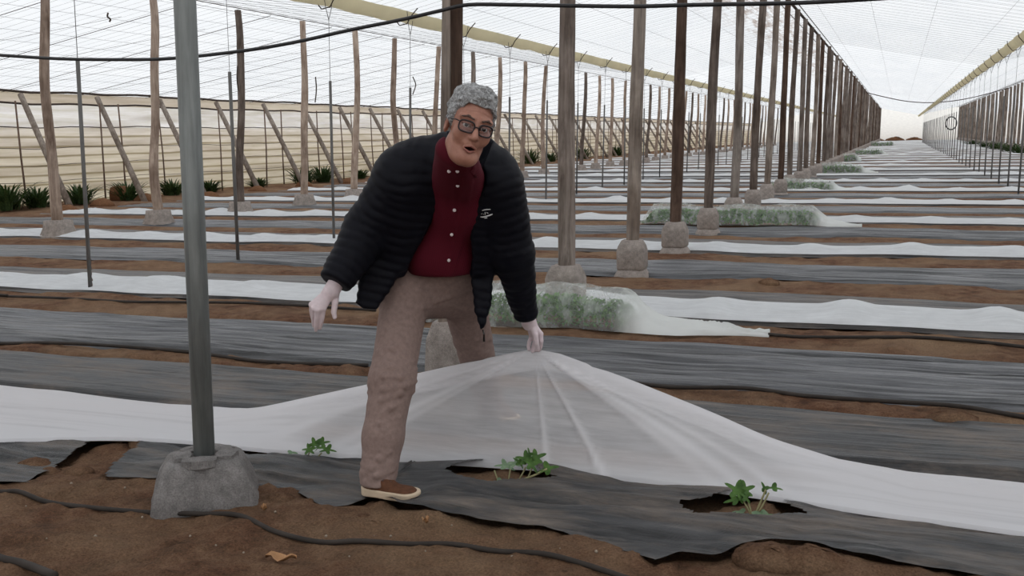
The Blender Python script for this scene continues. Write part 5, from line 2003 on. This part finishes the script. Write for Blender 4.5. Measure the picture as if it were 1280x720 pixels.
# --- gloves
def digits(g, f, chains, k):
    for ch in chains:
        d = None
        for (a, ra), (b, rb) in zip(ch, ch[1:]):
            q = rcone(g, a, b, ra, rb)
            d = q if d is None else np.minimum(d, q)
        f = smin(f, d, k)
    return f


def hand(chains, palm, wrist, h=.0024):
    P = [np.asarray(p[0]) for ch in chains for p in ch] + [np.asarray(q[0]) for q in palm] + [np.asarray(wrist[0][0])]
    lo = np.min(P, 0) - .05; hi = np.max(P, 0) + .05
    g = Grid3(lo, hi, h)
    f = rcone(g, wrist[0][0], wrist[1][0], wrist[0][1], wrist[1][1])
    pd = None
    for (a, ra), (b, rb) in zip(palm[::2], palm[1::2]):
        q = rcone(g, a, b, ra, rb)
        pd = q if pd is None else smin(pd, q, .012)
    f = smin(f, pd, .02)
    f = digits(g, f, chains, .005)
    f = f - .0008 * fbm(g.X * 60, g.Y * 60, g.Z * 90, seed=2, octv=2)
    return view_obj('glove', f, g.lo, g.h, MT['glove'], person)


d0 = 3.92
wr = [(D(424, 346, 3.93), .033), (D(415, 364, d0), .030)]
# back of the hand spread towards four knuckles
K = [(404, 385.5, d0 - .02), (397.5, 387.5, d0 - .025), (392.8, 385.5, d0 - .015), (389.8, 381, d0 + .0)]
palm = []
for (x, y, d) in K: palm += [(D(414, 362, d0), .017), (D(x, y, d), .0125)]
ch = [[(D(*K[0]), .0112), (D(403, 395, d0 - .012), .0098), (D(401.2, 403.5, d0 + .0), .0090), (D(400, 410, d0 + .012), .0078)],
      [(D(*K[1]), .0115), (D(396.2, 397.5, d0 - .015), .0100), (D(395.2, 405.5, d0 - .004), .0092), (D(394.8, 412.5, d0 + .01), .0078)],
      [(D(*K[2]), .0112), (D(391.8, 394.5, d0 - .0), .0096), (D(392.2, 402.0, d0 + .018), .0088), (D(392.4, 407, d0 + .034), .0076)],
      [(D(*K[3]), .0100), (D(389.2, 388.5, d0 + .015), .0086), (D(390.4, 395.5, d0 + .032), .0080), (D(391.2, 399.5, d0 + .045), .0070)],
      [(D(419, 368, d0 + .01), .0165), (D(418.8, 379, d0 - .005), .0128), (D(417.2, 390, d0 - .01), .0108), (D(418.4, 396.5, d0 - .012), .0085)]]
hand(ch, palm, wr)

dh = 4.325
wr = [(D(657, 390, 4.23), .033), (D(661, 404, 4.27), .030)]
K = [(675.5, 417.5, dh - .045), (674.3, 419.5, dh - .015), (670.5, 421, dh + .015), (665, 420, dh + .03)]
palm = []
for (x, y, d) in K: palm += [(D(662, 403, 4.27), .018), (D(x, y, d), .0125)]
ch = [[(D(*K[0]), .0112), (D(676.6, 426, dh - .05), .0100), (D(675.6, 433.5, dh - .035), .0090), (D(673.5, 438, dh - .012), .0080)],
      [(D(*K[1]), .0112), (D(675.0, 428, dh - .022), .0100), (D(672.2, 435.5, dh - .01), .0090), (D(669.5, 438.5, dh + .004), .0080)],
      [(D(*K[2]), .0110), (D(668.3, 429, dh + .012), .0098), (D(666.0, 436, dh + .004), .0088), (D(665.6, 439, dh - .008), .0078)],
      [(D(*K[3]), .0100), (D(661.8, 427, dh + .012), .0090), (D(660.6, 433.5, dh - .0), .0082), (D(661.2, 437, dh - .012), .0072)],
      [(D(666.5, 410, dh - .065), .0155), (D(669.3, 419, dh - .085), .0128), (D(670.6, 429.5, dh - .08), .0112), (D(672.2, 436.5, dh - .058), .0092)]]
hand(ch, palm, wr)
